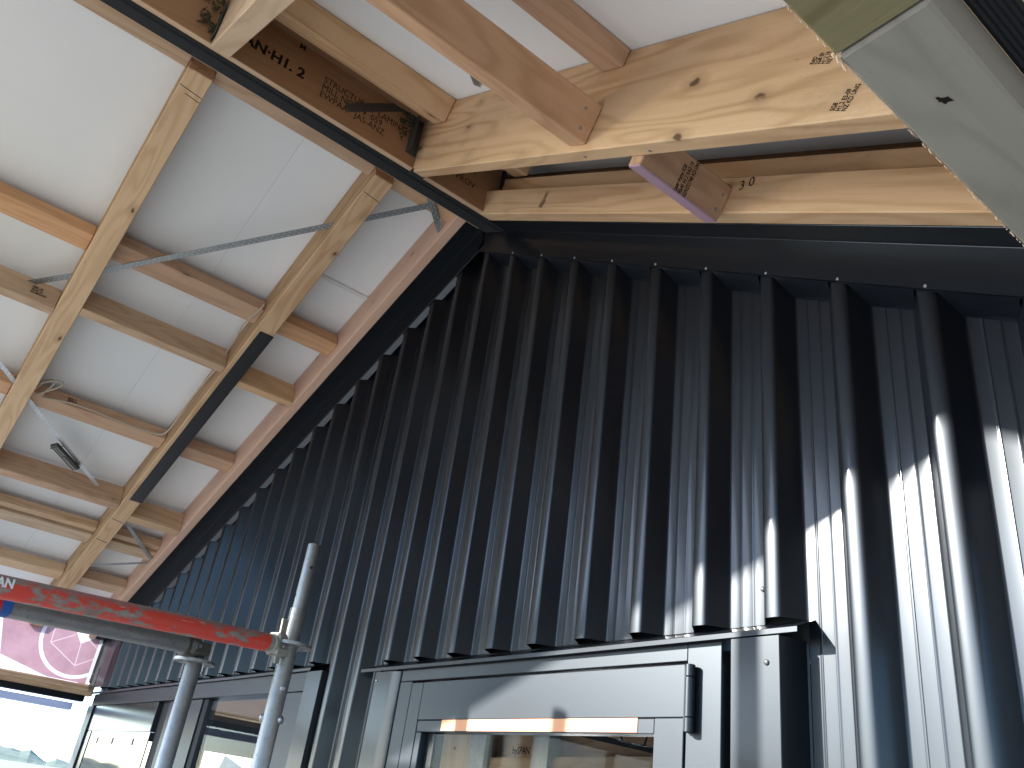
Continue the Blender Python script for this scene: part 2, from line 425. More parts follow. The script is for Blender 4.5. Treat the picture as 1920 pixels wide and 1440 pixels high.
def tube_mesh(name, pts, r, seg=20, cap=True):
    """round bar through points; r one radius or one per point"""
    pts = [Vector(p) for p in pts]; rs = r if isinstance(r, (list, tuple)) else [r] * len(pts)
    vs, fs = [], []
    up = Vector((0, 0, 1)); prev = None
    for i, p in enumerate(pts):
        t = (pts[min(i + 1, len(pts) - 1)] - pts[max(i - 1, 0)])
        t = t.normalized() if t.length > 1e-9 else up
        if prev is None:
            a = t.cross(up if abs(t.z) < 0.9 else Vector((1, 0, 0))).normalized()
        else:
            a = (prev - t * prev.dot(t)).normalized()
        prev = a; b = t.cross(a)
        for k in range(seg):
            an = 2 * math.pi * k / seg
            vs.append(p + (a * math.cos(an) + b * math.sin(an)) * rs[i])
    for i in range(len(pts) - 1):
        for k in range(seg):
            fs.append((i * seg + k, i * seg + (k + 1) % seg, (i + 1) * seg + (k + 1) % seg, (i + 1) * seg + k))
    if cap:
        fs.append(tuple(range(seg))[::-1]); fs.append(tuple(range((len(pts) - 1) * seg, len(pts) * seg)))
    return mesh(name, vs, fs, 40)
def prism_mesh(name, poly, ext):
    """polygon (3D points) extruded by vector ext"""
    n = len(poly); poly = [Vector(p) for p in poly]; ext = Vector(ext)
    vs = poly + [p + ext for p in poly]
    fs = [tuple(range(n))[::-1], tuple(range(n, 2 * n))] + [(i, (i + 1) % n, n + (i + 1) % n, n + i) for i in range(n)]
    bm = bmesh.new(); bv = [bm.verts.new(v) for v in vs]
    for f in fs: bm.faces.new([bv[q] for q in f])
    bmesh.ops.recalc_face_normals(bm, faces=bm.faces)
    me = bpy.data.meshes.new(name); bm.to_mesh(me); bm.free(); return me
def strip_mesh(name, profile, axis_pts):
    """thin folded sheet: profile points list swept between two 3D offsets, with real thickness"""
    pass
def stamp(parent, text, org, xd, nrm, size, mat=None, name='stamped_lettering', space=1.0, bold=0.0, shear=0.0, sx=1.0, spacing=1.0):
    cu = bpy.data.curves.new('lettering', 'FONT'); cu.body = text; cu.size = size
    cu.space_line = space; cu.offset = bold; cu.shear = shear; cu.space_character = spacing; cu.resolution_u = 3
    ob = bpy.data.objects.new('lettering_source', cu); COL.objects.link(ob)
    bpy.context.view_layer.update()
    me = bpy.data.meshes.new_from_object(ob.evaluated_get(bpy.context.evaluated_depsgraph_get()))
    bpy.data.objects.remove(ob); bpy.data.curves.remove(cu)
    me.materials.clear()
    if sx != 1.0:
        for v in me.vertices: v.co.x *= sx
    mw = frame(Vector(org) + Vector(nrm).normalized() * 0.0009, xd, nrm)
    return link(name, me, mat or M_INK, parent, mw)
def disc(name, c, nrm, r, h, mat, parent, seg=10):
    c = Vector(c); nrm = Vector(nrm).normalized()
    me = tube_mesh(name, [Vector((0, 0, -0.002)), Vector((0, 0, h * 0.6)), Vector((0, 0, h))], [r, r, r * 0.6], seg)
    return link(name, me, mat, parent, frame(c, nrm.orthogonal(), nrm))

# ------------------------------------------------------------------ setting
g = mesh('ground', [(-4000, -4000, 0), (4000, -4000, 0), (4000, 4000, 0), (-4000, 4000, 0)], [(0, 1, 2, 3)])
o = link('ground', g, M_GROUND); o['kind'] = 'structure'
# distant wooded hills seen under the left eave
def hills():
    vs, fs = [], []
    nx, ny = 150, 9
    for i in range(nx):
        az = math.radians(-25 + 70 * i / (nx - 1))
        u = i / (nx - 1) * 70 - 25
        hh = 5.2 + 2.2 * math.sin(u * 1.35 + 1.1) + 1.4 * math.sin(u * 3.7) + 1.0 * math.sin(u * 8.3 + 2) + random.uniform(-0.5, 0.5)
        hh *= 1.0 if u < 12 else max(0.25, 1 - (u - 12) * 0.35)
        for j in range(ny):
            t = j / (ny - 1); dist = 560 + 260 * t
            z = hh * math.sin(min(1, t * 1.4) * math.pi / 2) * (1 + 0.12 * random.uniform(-1, 1)) if j else -0.5
            vs.append((CAM.x - math.cos(az) * dist, CAM.y + math.sin(az) * dist, z + (0.6 if j else 0)))
    for i in range(nx - 1):
        for j in range(ny - 1):
            fs.append((i * ny + j, (i + 1) * ny + j, (i + 1) * ny + j + 1, i * ny + j + 1))
    o = link('hills', mesh('hills', vs, fs), M_HILL); o['kind'] = 'structure'
hills()

# roof above the lining: dark sheet slabs over both slopes
def slope_slab(name, side, s, y, d, mat):
    return slope_timber(name, side, s, y, d, mat, bev=0.0)
o = slope_slab('roof', 'L', (-0.06, 4.30), (-2.76, 1.7), (4.19, 4.22), M_FLASH); o['kind'] = 'structure'
o = slope_slab('roof', 'R', (-0.16, 3.2), (-2.76, 1.7), (3.155, 3.185), M_FLASH); o['kind'] = 'structure'
rp = link('roof_ridge_board', box_mesh('roof_ridge_board', (0, 4.4), (0, 0.11), (0, 0.30), 0.002), M_LVL, None, frame(Vector((-0.995, -2.72, 3.99)), YV, (0, 0, 1))); rp['kind'] = 'structure'
rp.name = 'roof'
# white lining panels
cl = bpy.data.objects.new('ceiling', None); COL.objects.link(cl); PMW['ceiling'] = Matrix.Identity(4); cl['kind'] = 'structure'
for y0, y1 in ((-2.72, -2.021), (-2.02, -0.8138), (-0.813, -0.005)):
    slope_timber('panel', 'L', (-0.08, 4.28), (y0, y1), (4.143, 4.153), M_LINING, cl, bev=0.0)
for y0, y1 in ((-2.72, -1.253), (-1.252, -0.4868), (-0.486, -0.005)):
    slope_timber('panel', 'R', (-0.16, 3.15), (y0, y1), (3.102, 3.112), M_LINING, cl, bev=0.0)
cross_timber('cover_strip', 'L', (0.70, 0.722), (-0.44, -0.15), (4.137, 4.1425), M_WHITE, cl, bev=0.001)

# ------------------------------------------------------------------ gable wall
X0, P = 0.14456, 0.19
RH, CW, BW = 0.046, 0.022, 0.0474
def zL(x, d): return (d - nL.x * x) / nL.z
def zR(x, d): return (d - nR.x * x) / nR.z
def ztop(x, dl=3.955, dr=2.795): return min(zL(x, dl), zR(x, dr))
DOOR = (-1.285, 0.388); WIN = (-4.90, -1.655)
def zbot(x):
    if DOOR[0] < x < DOOR[1]: return 2.1
    if WIN[0] < x < WIN[1]: return 2.125
    return 0.02
wall = thing('gable_wall', (-1.07, 0, 0), 'black ribbed steel gable end wall below the timber roof', 'wall')
# framed core behind the sheets
def core():
    polys = []
    xs = [-5.02, WIN[0], WIN[1] - 0.03, DOOR[0] + 0.09, DOOR[1] - 0.03, 1.6]
    for i in range(5):
        a, b = xs[i], xs[i + 1]
        z0 = 2.10 if i in (1, 3) else 0.0
        brk = [a] + ([-1.0667] if a < -1.0667 < b else []) + [b]
        for u, v in zip(brk[:-1], brk[1:]):
            polys.append([(u, 0.012, z0), (v, 0.012, z0), (v, 0.012, ztop(v)), (u, 0.012, ztop(u))])
    bm = bmesh.new()
    for pl in polys:
        me = prism_mesh('tmp', pl, (0, 0.11, 0)); bm.from_mesh(me); bpy.data.meshes.remove(me)
    me = bpy.data.meshes.new('wall_core'); bm.to_mesh(me); bm.free()
    return link('wall_core', me, M_BLACK, wall)
core()
def infill():
    bm = bmesh.new()
    for pts in ([(-5.02, zL(-5.02, 3.957)), (-1.0667, zL(-1.0667, 3.957)), (-1.0667, zL(-1.0667, 4.15)), (-5.02, zL(-5.02, 4.15))],
                [(-1.0667, zR(-1.0667, 2.797)), (1.6, zR(1.6, 2.797)), (1.6, zR(1.6, 3.14)), (-1.0667, zR(-1.0667, 3.14))]):
        me = prism_mesh('tmp', [(x, 0.002, z) for x, z in pts], (0, 0.018, 0)); bm.from_mesh(me); bpy.data.meshes.remove(me)
    me = bpy.data.meshes.new('infill_board'); bm.to_mesh(me); bm.free()
    link('infill_board', me, M_LVL, wall)
infill()
def rib_profile():
    """half profile from rib centre to mid pan: (u, y)"""
    pts = [(0, -RH - 0.0020), (0.0055, -RH - 0.00185), (0.0105, -RH - 0.0013), (0.0145, -RH - 0.0005), (0.0178, -RH + 0.0009), (0.0200, -RH + 0.0029), (0.0214, -RH + 0.0057)]
    pts += [(0.0450, -0.0066), (0.0464, -0.0042), (0.0482, -0.0020), (0.0505, -0.0006), (0.0532, 0.0)]
    pts += [(0.0640, 0.0004), (0.0745, 0.0002), (0.0765, -0.0011), (0.0805, -0.0012), (0.0825, 0.0001), (0.095, 0.0004)]
    return pts
HALF = rib_profile()
def sheet(i0, i1, k):
    """one cladding sheet covering ribs i0..i1-1, lapping over rib i1"""
    prof = []
    off = -0.0016 * (k % 2)
    for i in range(i0, i1 + 1):
        c = X0 + i * P
        full = [(c - u, y) for u, y in HALF[::-1]] + [(c + u, y) for u, y in HALF[1:]]
        if i == i0: full = [q for q in full if q[0] >= c - 0.0505]
        if i == i1: full = [q for q in full if q[0] <= c + 0.036] + [(c + 0.0365, -RH + 0.0055 + (0.0365 - 0.0222) / 0.023 * 0.0343)]
        prof += full[(1 if prof and abs(full[0][0] - prof[-1][0]) < 1e-6 else 0):]
    # cut columns where the bottom edge steps
    xs = [q[0] for q in prof]
    vs, fs = [], []
    cols = []
    for j, (x, y) in enumerate(prof):
        cols.append((x, y + off))
    for j in range(len(cols) - 1):
        (x1, y1), (x2, y2) = cols[j], cols[j + 1]
        zb = zbot((x1 + x2) / 2)
        zs1, zs2 = ztop(x1), ztop(x2)
        vs += [(x1, y1, zb), (x2, y2, zb), (x2, y2, zs2), (x1, y1, zs1)]
        fs.append((4 * j, 4 * j + 1, 4 * j + 2, 4 * j + 3))
    o = weighted(link('cladding_sheet', sheet_mesh('cladding_sheet', vs, fs, 0.0007, 34, (0, -1, 0)), M_CLAD, wall))
    return o
for k, i0 in enumerate(range(-26, 7, 4)):
    sheet(i0, i0 + 4, k)
# exposed screw heads low on the ribs and pans
for x, z in ((0.281, 2.175), (0.1015, 2.192), (-0.0885, 2.178), (0.4925, 2.14)):
    disc('screw', (x, -0.001, z), (0, -1, 0), 0.0055, 0.004, M_DSCREW, wall)

# rake flashings -------------------------------------------------------------
def rake(side, s0, s1, dlow, dtop, label):
    Pf, nn, dd = (PR, nR, dR) if side == 'R' else (PL, nL, dL)
    t = thing('rake_flashing', Pf((s0 + s1) / 2, -0.05, dlow), label, 'flashing', 'rake flashings along the top of the ribbed wall')
    # folded sheet: hem, face, fold, soffit
    prof = [(-0.0505, dlow + 0.004), (-0.0540, dlow + 0.001), (-0.0515, dlow), (-0.0515, dtop - 0.003), (-0.0525, dtop - 0.0008), (-0.055, dtop), (-0.125, dtop + 0.0015), (-0.1262, dtop + 0.004), (-0.1262, dtop + 0.012)]
    ns = 24
    vs, fs = [], []
    for i in range(ns + 1):
        s = s0 + (s1 - s0) * i / ns
        for (y, d) in prof:
            vs.append(Pf(s, y, d + 0.0007 * math.sin(s * 5.1) * (1 if d < dtop - 0.004 else 0.4)))
    m_ = len(prof)
    for i in range(ns):
        for j in range(m_ - 1):
            fs.append((i * m_ + j, i * m_ + j + 1, (i + 1) * m_ + j + 1, (i + 1) * m_ + j))
    o = weighted(link('folded_sheet', sheet_mesh('folded_sheet', vs, fs, 0.0008, 30, (0, -1, -1)), M_FLASH, t))
    # scribed tabs turned back to the pan between ribs, and a screw on every rib crest
    lo = (lambda x: (x - A.x) / dd.x - 0)
    for i in range(-26, 9):
        xa, xb = X0 + i * P, X0 + (i + 1) * P
        def zz(x, d): return (d - nn.x * x) / nn.z
        ok = (xa > -1.02 and xb < 1.5) if side == 'R' else (xb < -1.05 and xa > -5.05)
        if ok:
            f1, f2 = xa + 0.0235, xb - 0.0235
            b1, b2 = xa + 0.0455, xb - 0.0475
            drop = 0.027
            fr, bk = dlow + 0.001, dlow - drop
            pts = [(f1, -0.050, zz(f1, fr)), (f2, -0.050, zz(f2, fr)), (b2 + 0.010, -0.012, zz(b2 + 0.01, bk + 0.008 if side == 'R' else bk)), (b2, -0.003, zz(b2, bk)), (b1, -0.003, zz(b1, bk)), (b1 - 0.012, -0.022, zz(b1 - 0.012, (fr + bk) / 2))]
            if side == 'L':
                # flat tabs cut short of the pan, their grey backing coat facing down
                bk = dlow + 0.003
                pts = [(f1, -0.050, zz(f1, fr)), (f2, -0.050, zz(f2, fr)), (f2 - 0.002, -0.021, zz(f2 - 0.002, bk)), (f1 + 0.012, -0.021, zz(f1 + 0.012, bk))]
            me = prism_mesh('closure_tab', pts, nn * 0.0009)
            link('closure_tab', me, M_BACK if side == 'L' else M_FLASH, t)
        okc = (-0.9 < xa < 1.4) if side == 'R' else (-5.0 < xa < -1.2)
        if okc and side == 'R':
            disc('screw', (xa + 0.004, -0.0515, zz(xa, dlow + 0.0075)), (0, -1, 0), 0.0042, 0.004, M_SCREW, t, 8)
    return t
rake('L', -0.005, 4.24, 3.867, 3.985, 'long folded black rake flashing running down the left slope above the stepped tabs')
rake('R', 0.055, 2.9, 2.7195, 2.822, 'folded black rake flashing with pale screws under the right end rafter')

# ------------------------------------------------------------------ left slope timbers
GR = 'rafters under the left slope'
r0 = slope_timber('rafter', 'L', (-0.03, 4.26), (-0.1725, -0.1265), (3.987, 4.142), M_PINK, sh0=0.35)
tag(r0, 'pink primed end rafter hard against the black rake flashing', 'rafter', GR)
r2 = slope_timber('rafter', 'L', (0.034, 4.26), (-0.552, -0.467), (3.985, 4.142), M_PINE, sh0=-0.02)
tag(r2, 'rafter with black tape along its underside, next to the pink end rafter', 'rafter', GR)
r1 = slope_timber('rafter', 'L', (0.046, 4.26), (-1.302, -1.212), (3.985, 4.142), M_PALE, sh0=-0.02)
tag(r1, 'pale rafter without tape with a rope of cable looped beside it', 'rafter', GR)
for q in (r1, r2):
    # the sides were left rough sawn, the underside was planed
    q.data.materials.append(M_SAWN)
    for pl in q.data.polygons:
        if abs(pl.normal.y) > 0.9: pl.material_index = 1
# packed joints on the underside of rafter two (finger joints near the eave)
for s_ in (2.78, 3.02):
    link('joint_line', box_mesh('joint_line', (0, 0.004), (0.008, 0.078), (-0.0008, 0.002), 0), M_INK, r2, PMW[r2.name] @ Matrix.Translation((s_, 0, 0)) @ Matrix.Rotation(0.25, 4, 'Z'))
for rr, ss, wd in ((r1, 0.085, 0.088), (r1, 0.105, 0.06), (r2, 0.1, 0.08)):
    link('pencil_line', box_mesh('pencil_line', (0, 0.0025), (0.003, wd), (-0.0006, 0.001), 0), M_INK, rr, PMW[rr.name] @ Matrix.Translation((ss, 0, 0)) @ Matrix.Rotation(0.12, 4, 'Z'))
tp = cross = slope_timber('tape', 'L', (1.033, 2.572), (-0.531, -0.4635), (3.981, 3.9842), M_TAPE, bev=0.0)
tag(tp, 'strip of black tape stuck along the underside of the second rafter', 'tape')

GB = 'nogging blocks between the left rafters'
def blockL(s, y, d, mat, label, name='nogging_block', nails=0):
    o = cross_timber(name, 'L', s, y, d, mat)
    tag(o, label, 'nogging', GB)
    for i in range(nails):
        ye = y[1] - 0.022; dd_ = d[0] + (d[1] - d[0]) * (0.3 + 0.4 * i)
        disc('nail', PL(s[0] - 0.0005, ye, dd_), -dL, 0.004, 0.0012, M_SCREW, o, 8)
    return o
b1 = blockL((0.985, 1.083), (-2.02, -1.303), (4.048, 4.111), M_ORANGE, 'flat orange block nearest the ridge, left of the pale rafter')
b2 = blockL((0.965, 1.066), (-1.211, -0.553), (4.046, 4.111), M_ORANGE, 'flat orange block nearest the ridge, between the pale rafter and the taped rafter')
b3 = blockL((0.968, 1.062), (-0.466, -0.173), (4.046, 4.111), M_ORANGE, 'short flat orange block nearest the ridge, against the pink end rafter')
b4 = blockL((1.407, 1.4535), (-2.02, -1.303), (3.986, 4.111), M_PINE, 'second row block on edge with a mill stamp, left of the pale rafter')
b5 = blockL((1.340, 1.387), (-1.211, -0.553), (3.986, 4.111), M_PINE, 'second row block on edge with one dark knot, ending at the taped rafter', nails=1)
b6 = blockL((1.388, 1.432), (-0.466, -0.173), (3.986, 4.111), M_PINE, 'short second row block on edge with nail holes by the pink end rafter', nails=2)
b7 = blockL((2.055, 2.150), (-2.02, -1.303), (4.046, 4.111), M_ORANGE, 'flat third row block left of the pale rafter behind the strap')
b8 = blockL((2.058, 2.152), (-1.211, -0.553), (4.046, 4.111), M_ORANGE, 'flat third row block with cable lying along it')
b9 = blockL((2.058, 2.155), (-0.466, -0.173), (4.046, 4.111), M_ORANGE, 'short flat third row block by the pink end rafter')
b10 = blockL((2.655, 2.712), (-2.02, -0.553), (3.986, 4.111), M_ORANGE, 'reddish fourth row block on edge, nailed to the taped rafter', nails=1)
b11 = blockL((2.728, 2.790), (-0.466, -0.173), (3.986, 4.111), M_PINE, 'short fourth row block on edge by the pink end rafter')
b12 = blockL((3.055, 3.104), (-2.02, -0.553), (4.060, 4.111), M_PINE, 'upper board of the doubled fifth row, left of the taped rafter')
b13 = blockL((3.114, 3.214), (-2.02, -0.553), (4.046, 4.088), M_PALE, 'lower flat board with a knot in the doubled fifth row, left of the taped rafter')
b14 = blockL((3.055, 3.104), (-0.466, -0.173), (4.060, 4.111), M_PINE, 'short upper board of the doubled fifth row by the pink end rafter')
b15 = blockL((3.114, 3.214), (-0.466, -0.173), (4.046, 4.088), M_PALE, 'short lower board of the doubled fifth row by the pink end rafter')
b16 = blockL((3.605, 3.70), (-2.02, -0.553), (4.046, 4.111), M_PINE, 'sixth row block just above the red scaffold tube, left of the taped rafter')
b17 = blockL((3.600, 3.70), (-0.466, -0.173), (4.046, 4.111), M_PINE, 'short sixth row block just above the red scaffold tube by the pink end rafter')
# ridge-side plates between the rafter heads
for y0, y1, lb in ((-2.72, -1.303, 'ridge plate left of the pale rafter head'), (-1.211, -0.553, 'ridge plate between the two rafter heads'), (-0.466, -0.02, 'dark knotty ridge plate beside the pink end rafter head')):
    o = cross_timber('ridge_plate', 'L', (-0.10, 0.080), (y0, y1), (4.030, 4.111), M_PINE)
    tag(o, lb, 'timber plate', 'plates along the left of the ridge beam')
# out-of-view framing that carries the roof edge
bg = slope_timber('barge_board', 'L', (-0.06, 4.28), (-2.76, -2.725), (3.975, 4.188), M_PINE); tag(bg, 'barge board closing the open front of the left slope', 'barge board', 'barge boards')
bg = slope_timber('barge_board', 'R', (-0.02, 3.15), (-2.76, -2.725), (2.80, 3.153), M_PINE); tag(bg, 'barge board closing the open front of the right slope', 'barge board', 'barge boards')

# mill stamps on blocks
def block_face_stamp(o, s, y, d, text, size, sx=1.0):
    return stamp(o, text, PL(s, y, d), YV, -dL, size, sx=sx, space=0.85, bold=0.0004)
block_face_stamp(b4, 1.4065, -1.415, 4.055, '9008 190\n90x45 H1\nKD MINUNG', 0.0185, 0.62)
block_face_stamp(b8, 2.0575, -1.055, 4.082, '9008 19\n90x45 H\nKD UNG', 0.0135, 0.9)

# ------------------------------------------------------------------ ridge beam with its foam strip
rb = box('ridge_beam', (-0.955, -0.853), (-2.72, -0.056), (3.742, 3.985), M_LVL)
# local X must run along the length: rebuild in a turned frame
bpy.data.objects.remove(rb)
mw = frame(Vector((-0.853, -2.72, 3.742)), YV, (0, 0, 1))
rb = link('ridge_beam', box_mesh('ridge_beam', (0, 2.592), (0, 0.100), (0, 0.245), 0.003), M_LVL, None, mw)
tag(rb, 'brown laminated ridge beam stamped with black mill lettering', 'beam')
# underside faced in a paler wood colour than the beam's sides
link('under_face', box_mesh('under_face', (0, 2.585), (0.002, 0.098), (-0.0012, 0.004), 0.0), M_PINE, rb, mw)
XR = Vector((1, 0, 0))
def ridge_stamp(text, y, z, size, **kw):
    return stamp(rb, text, (-0.853, y, z), YV, XR, size, **kw)
ridge_stamp('AN·H1. 2', -1.205, 3.826, 0.058, bold=0.0022, spacing=1.0, sx=0.98)
ridge_stamp('STRUCTURAL  LAMIN\nMILL NO  19  059\nEWPAA   JAS-ANZ', -0.915, 3.868, 0.040, space=0.85, sx=0.82)
ridge_stamp('UB  TECH\n      NZ\n   APPROV', -0.405, 3.885, 0.040, space=0.85, sx=0.9)
ridge_stamp('M', -1.03, 3.945, 0.03, bold=0.001)
def strip():
    z0 = 3.7405
    prof = [(-0.943, z0), (-0.944, z0 - 0.004), (-0.941, z0 - 0.006), (-0.905, z0 - 0.0068), (-0.8935, z0 - 0.0060), (-0.8915, z0 - 0.010), (-0.8895, z0 - 0.0060), (-0.8865, z0 - 0.0035), (-0.876, z0 - 0.0035), (-0.8745, z0)]
    vs, fs = [], []
    ys = [-2.72 + 0.1 * i for i in range(26)]
    for y in ys: vs += [(x, y, z) for x, z in prof]
    xa, xb = -0.943, -0.8745
    vs += [(x, -0.104 + 0.050 * (x - xa) / (xb - xa), z) for x, z in prof]
    m_ = len(prof)
    for i in range(len(ys)):
        for j in range(m_ - 1): fs.append((i * m_ + j, i * m_ + j + 1, (i + 1) * m_ + j + 1, (i + 1) * m_ + j))
    fs.append(tuple(range(len(ys) * m_, (len(ys) + 1) * m_)))
    o = link('sealing_strip', mesh('sealing_strip', vs, fs, 30), M_RUBBER)
    tag(o, 'black rubbery sealing strip with a raised bead under the ridge beam', 'strip')
strip()
def ridge_bracket(y0, z0, label):
    t = thing('joist_hanger', (-0.853, y0, z0), label, 'bracket', 'hangers on the ridge beam')
    link('plate', box_mesh('plate', (-0.055, 0.0), (0.0, 0.003), (0, 0.17), 0.0005), M_HANG, t, frame(Vector((-0.8515, y0, z0)), YV, (0, 0, 1)) @ Matrix.Rotation(math.pi, 4, 'Z') @ Matrix.Translation((0.0, 0.0, 0)))
    link('side_plate', box_mesh('side_plate', (0, 0.045), (-0.003, 0.0), (0, 0.15), 0.0005), M_HANG, t, frame(Vector((-0.852, y0 + 0.004, z0 + 0.005)), (1, 0, 0), (0, 0, 1)))
    # clotted grime and bent nails on the plate
    bm = bmesh.new()
    for i in range(46):
        r_ = random.uniform(0.002, 0.0065)
        c = Vector((-0.850 + random.uniform(0, 0.012), y0 - random.uniform(-0.0, 0.055), z0 + random.uniform(0.03, 0.18)))
        mm = Matrix.Translation(c) @ Matrix.Rotation(random.uniform(0, 3), 4, 'X') @ Matrix.Diagonal((0.6, 1.0, random.uniform(1, 3.4), 1))
        bmesh.ops.create_icosphere(bm, subdivisions=1, radius=r_, matrix=mm)
    me = bpy.data.meshes.new('grime'); bm.to_mesh(me); bm.free()
    gr = link('grime', me, M_GRIME, t); gr['kind'] = 'stuff'
    return t
ridge_bracket(-0.556, 3.79, 'grimy steel hanger where the deep rafter meets the ridge beam')
ridge_bracket(-1.296, 3.75, 'rust stained steel hanger beside the short rafter at the top edge')
# flat strap nailed to the ridge face
st = link('strap', box_mesh('strap', (0, 0.25), (0, 0.0015), (0, 0.034), 0.0), M_HANG, None, frame(Vector((-0.850, -0.80, 3.808)), (0, 0.205, 0.155), (0, -0.155, 0.205)))
tag(st, 'dull steel strap nailed slanting across the stamped ridge beam', 'strap')
bl = box('steel_plate', (-0.90, -0.822), (-0.1295, -0.1255), (3.895, 3.985), M_DARKIN); tag(bl, 'small black plate with a bolt above the right end rafter at the ridge', 'plate')
disc('bolt', (-0.862, -0.1295, 3.94), (0, -1, 0), 0.006, 0.005, M_DSCREW, bl)

# ------------------------------------------------------------------ right slope timbers
GRR = 'rafters under the right slope'
KR = -math.tan(TH)
big = slope_timber('rafter', 'R', (0.246, 2.8), (-0.511, -0.464), (2.82, 3.101), M_BEAM, sh0=KR)
tag(big, 'deep knotty pine rafter spanning from the ridge across the upper right', 'rafter', GRR)
R0 = slope_timber('rafter', 'R', (0.246, 2.8), (-1.287, -1.222), (2.82, 3.101), M_PALE, sh0=KR)
tag(R0, 'pale rafter stub crossing the top edge beside the rusty hanger', 'rafter', GRR)
eR = slope_timber('rafter', 'R', (0.225, 2.85), (-0.183, -0.1265), (2.8245, 2.926), M_PINE, sh0=KR)
tag(eR, 'end rafter lying above the right black flashing, with 30 in pencil', 'rafter', GRR)
up = slope_timber('top_plate', 'R', (0.20, 2.85), (-0.1285, -0.083), (2.945, 3.008), M_PINE, sh0=KR)
tag(up, 'shaded thin plate just above the right end rafter', 'timber plate')
GBR = 'blocks between the right rafters'
def blockR(s, y, d, mat, label, name='nogging_block'):
    o = cross_timber(name, 'R', s, y, d, mat); tag(o, label, 'nogging', GBR); return o
B1 = blockR((1.312, 1.387), (-2.7, -0.512), (2.836, 2.942), M_ORANGE, 'big orange block with two nails in front of the deep rafter')
for ss, dd_ in ((1.387, 2.862), (1.387, 2.912)):
    disc('nail', PR(ss, -0.545 - (dd_ - 2.86) * 0.2, dd_), dR, 0.0045, 0.002, M_SCREW, B1, 10)
B2 = blockR((1.531, 1.577), (-0.463, -0.184), (2.796, 2.893), M_ORANGE, 'pink edged block with a black stamp behind the deep rafter')
M_PRIME = plain('mauve primer', (0.42, 0.27, 0.33), 0.7)
cross_timber('primed_edge', 'R', (1.5305, 1.5774), (-0.4625, -0.1842), (2.7954, 2.803), M_PRIME, B2, bev=0.003)
for yy, dd_ in ((-0.205, 2.862), (-0.207, 2.822)):
    disc('nail', PR(1.577, yy, dd_), dR, 0.0045, 0.002, M_SCREW, B2, 10)
stamp(B2, 'Laser frame SG8\n90x45 H1.2 RAD 19\nAS/NZS1748 KD UNG', PR(1.577, -0.338, 2.797), nR, dR, 0.0165, space=0.95, bold=0.0004, sx=0.62)
blockR((0.250, 0.353), (-1.221, -0.512), (3.012, 3.101), M_PINE, 'long stained block beside the ridge beam in the upper bay')
blockR((0.120, 0.238), (-1.221, -0.512), (3.030, 3.101), M_LVL, 'dark block tucked against the ridge beam in the upper bay')
blockR((0.250, 0.353), (-0.463, -0.13), (3.012, 3.101), M_PINE, 'dark block beside the ridge in the bay next to the wall')
blockR((1.300, 1.396), (-1.221, -0.512), (3.052, 3.101), M_ORANGE, 'flat orange block high against the lining above the deep rafter')
blockR((1.300, 1.375), (-0.463, -0.13), (3.052, 3.101), M_ORANGE, 'first of two shaded boards high in the bay behind the deep rafter')
blockR((1.385, 1.455), (-0.463, -0.13), (3.052, 3.101), M_ORANGE, 'second of two shaded boards high in the bay behind the deep rafter')
# stamps and pencil on the right rafters
FY = Vector((0, -1, 0))
stamp(big, 'RAD\nSG8 EP\nH1.2 19\nNZ KD UNG', PR(2.052, -0.511, 2.945), nR + dR * 0.15, FY, 0.0155, space=0.85, sx=0.5, bold=0.0003)
stamp(big, 'SG8\nH1.2 E3-09\nNZ KD UNG', PR(2.150, -0.511, 2.838), nR + dR * 0.15, FY, 0.0155, space=0.85, sx=0.6, bold=0.0003)
stamp(eR, '90x45 H1.2 SG8\nRAD KD UNG 19\nNZS3640', PR(0.655, -0.183, 2.848), nR + dR * 0.2, FY, 0.011, space=0.85, sx=0.75, bold=0.0003)
stamp(eR, '3 0', PR(1.60, -0.183, 2.885), dR * 0.95 + nR * 0.3, FY, 0.038, sx=1.0)
stamp(up, 'EN-90x42', PR(1.13, -0.1285, 2.960), dR, FY, 0.022, sx=1.0)
# nails, knots with depth, on the deep rafter's underside
for ss, yy in ((1.36, -0.485), (1.62, -0.48)):
    disc('nail', PR(ss, yy, 2.82), -nR, 0.005, 0.0015, M_SCREW, big, 10)
# black rubbery pad where the deep rafter sits at the ridge
pd = box('packer', (-0.873, -0.842), (-0.515, -0.460), (3.7235, 3.735), M_RUBBER); tag(pd, 'black packer under the ridge end of the deep rafter', 'packer')

# right side beam close to the camera
def y_timber(name, x, y, z, mat, bev=0.004):
    mw = frame(Vector((x[1], y[0], z[0])), YV, (0, 0, 1))
    return link(name, box_mesh(name, (0, y[1] - y[0]), (0, x[1] - x[0]), (0, z[1] - z[0]), bev), mat, None, mw)
e1 = y_timber('eave_beam', (1.051, 1.1465), (-0.914, -0.14), (2.395, 2.475), M_GREY)
tag(e1, 'weathered grey beam close overhead with one dark knot hole', 'beam', 'beams along the right eave')
e2 = link('eave_beam', box_mesh('eave_beam', (0, 0.0955), (0, 1.8), (0, 0.16), 0.003), M_OLIVE, None, Matrix.Translation((1.051, -2.716, 2.397)))
tag(e2, 'olive treated timber butting the near end of the grey beam', 'beam', 'beams along the right eave')
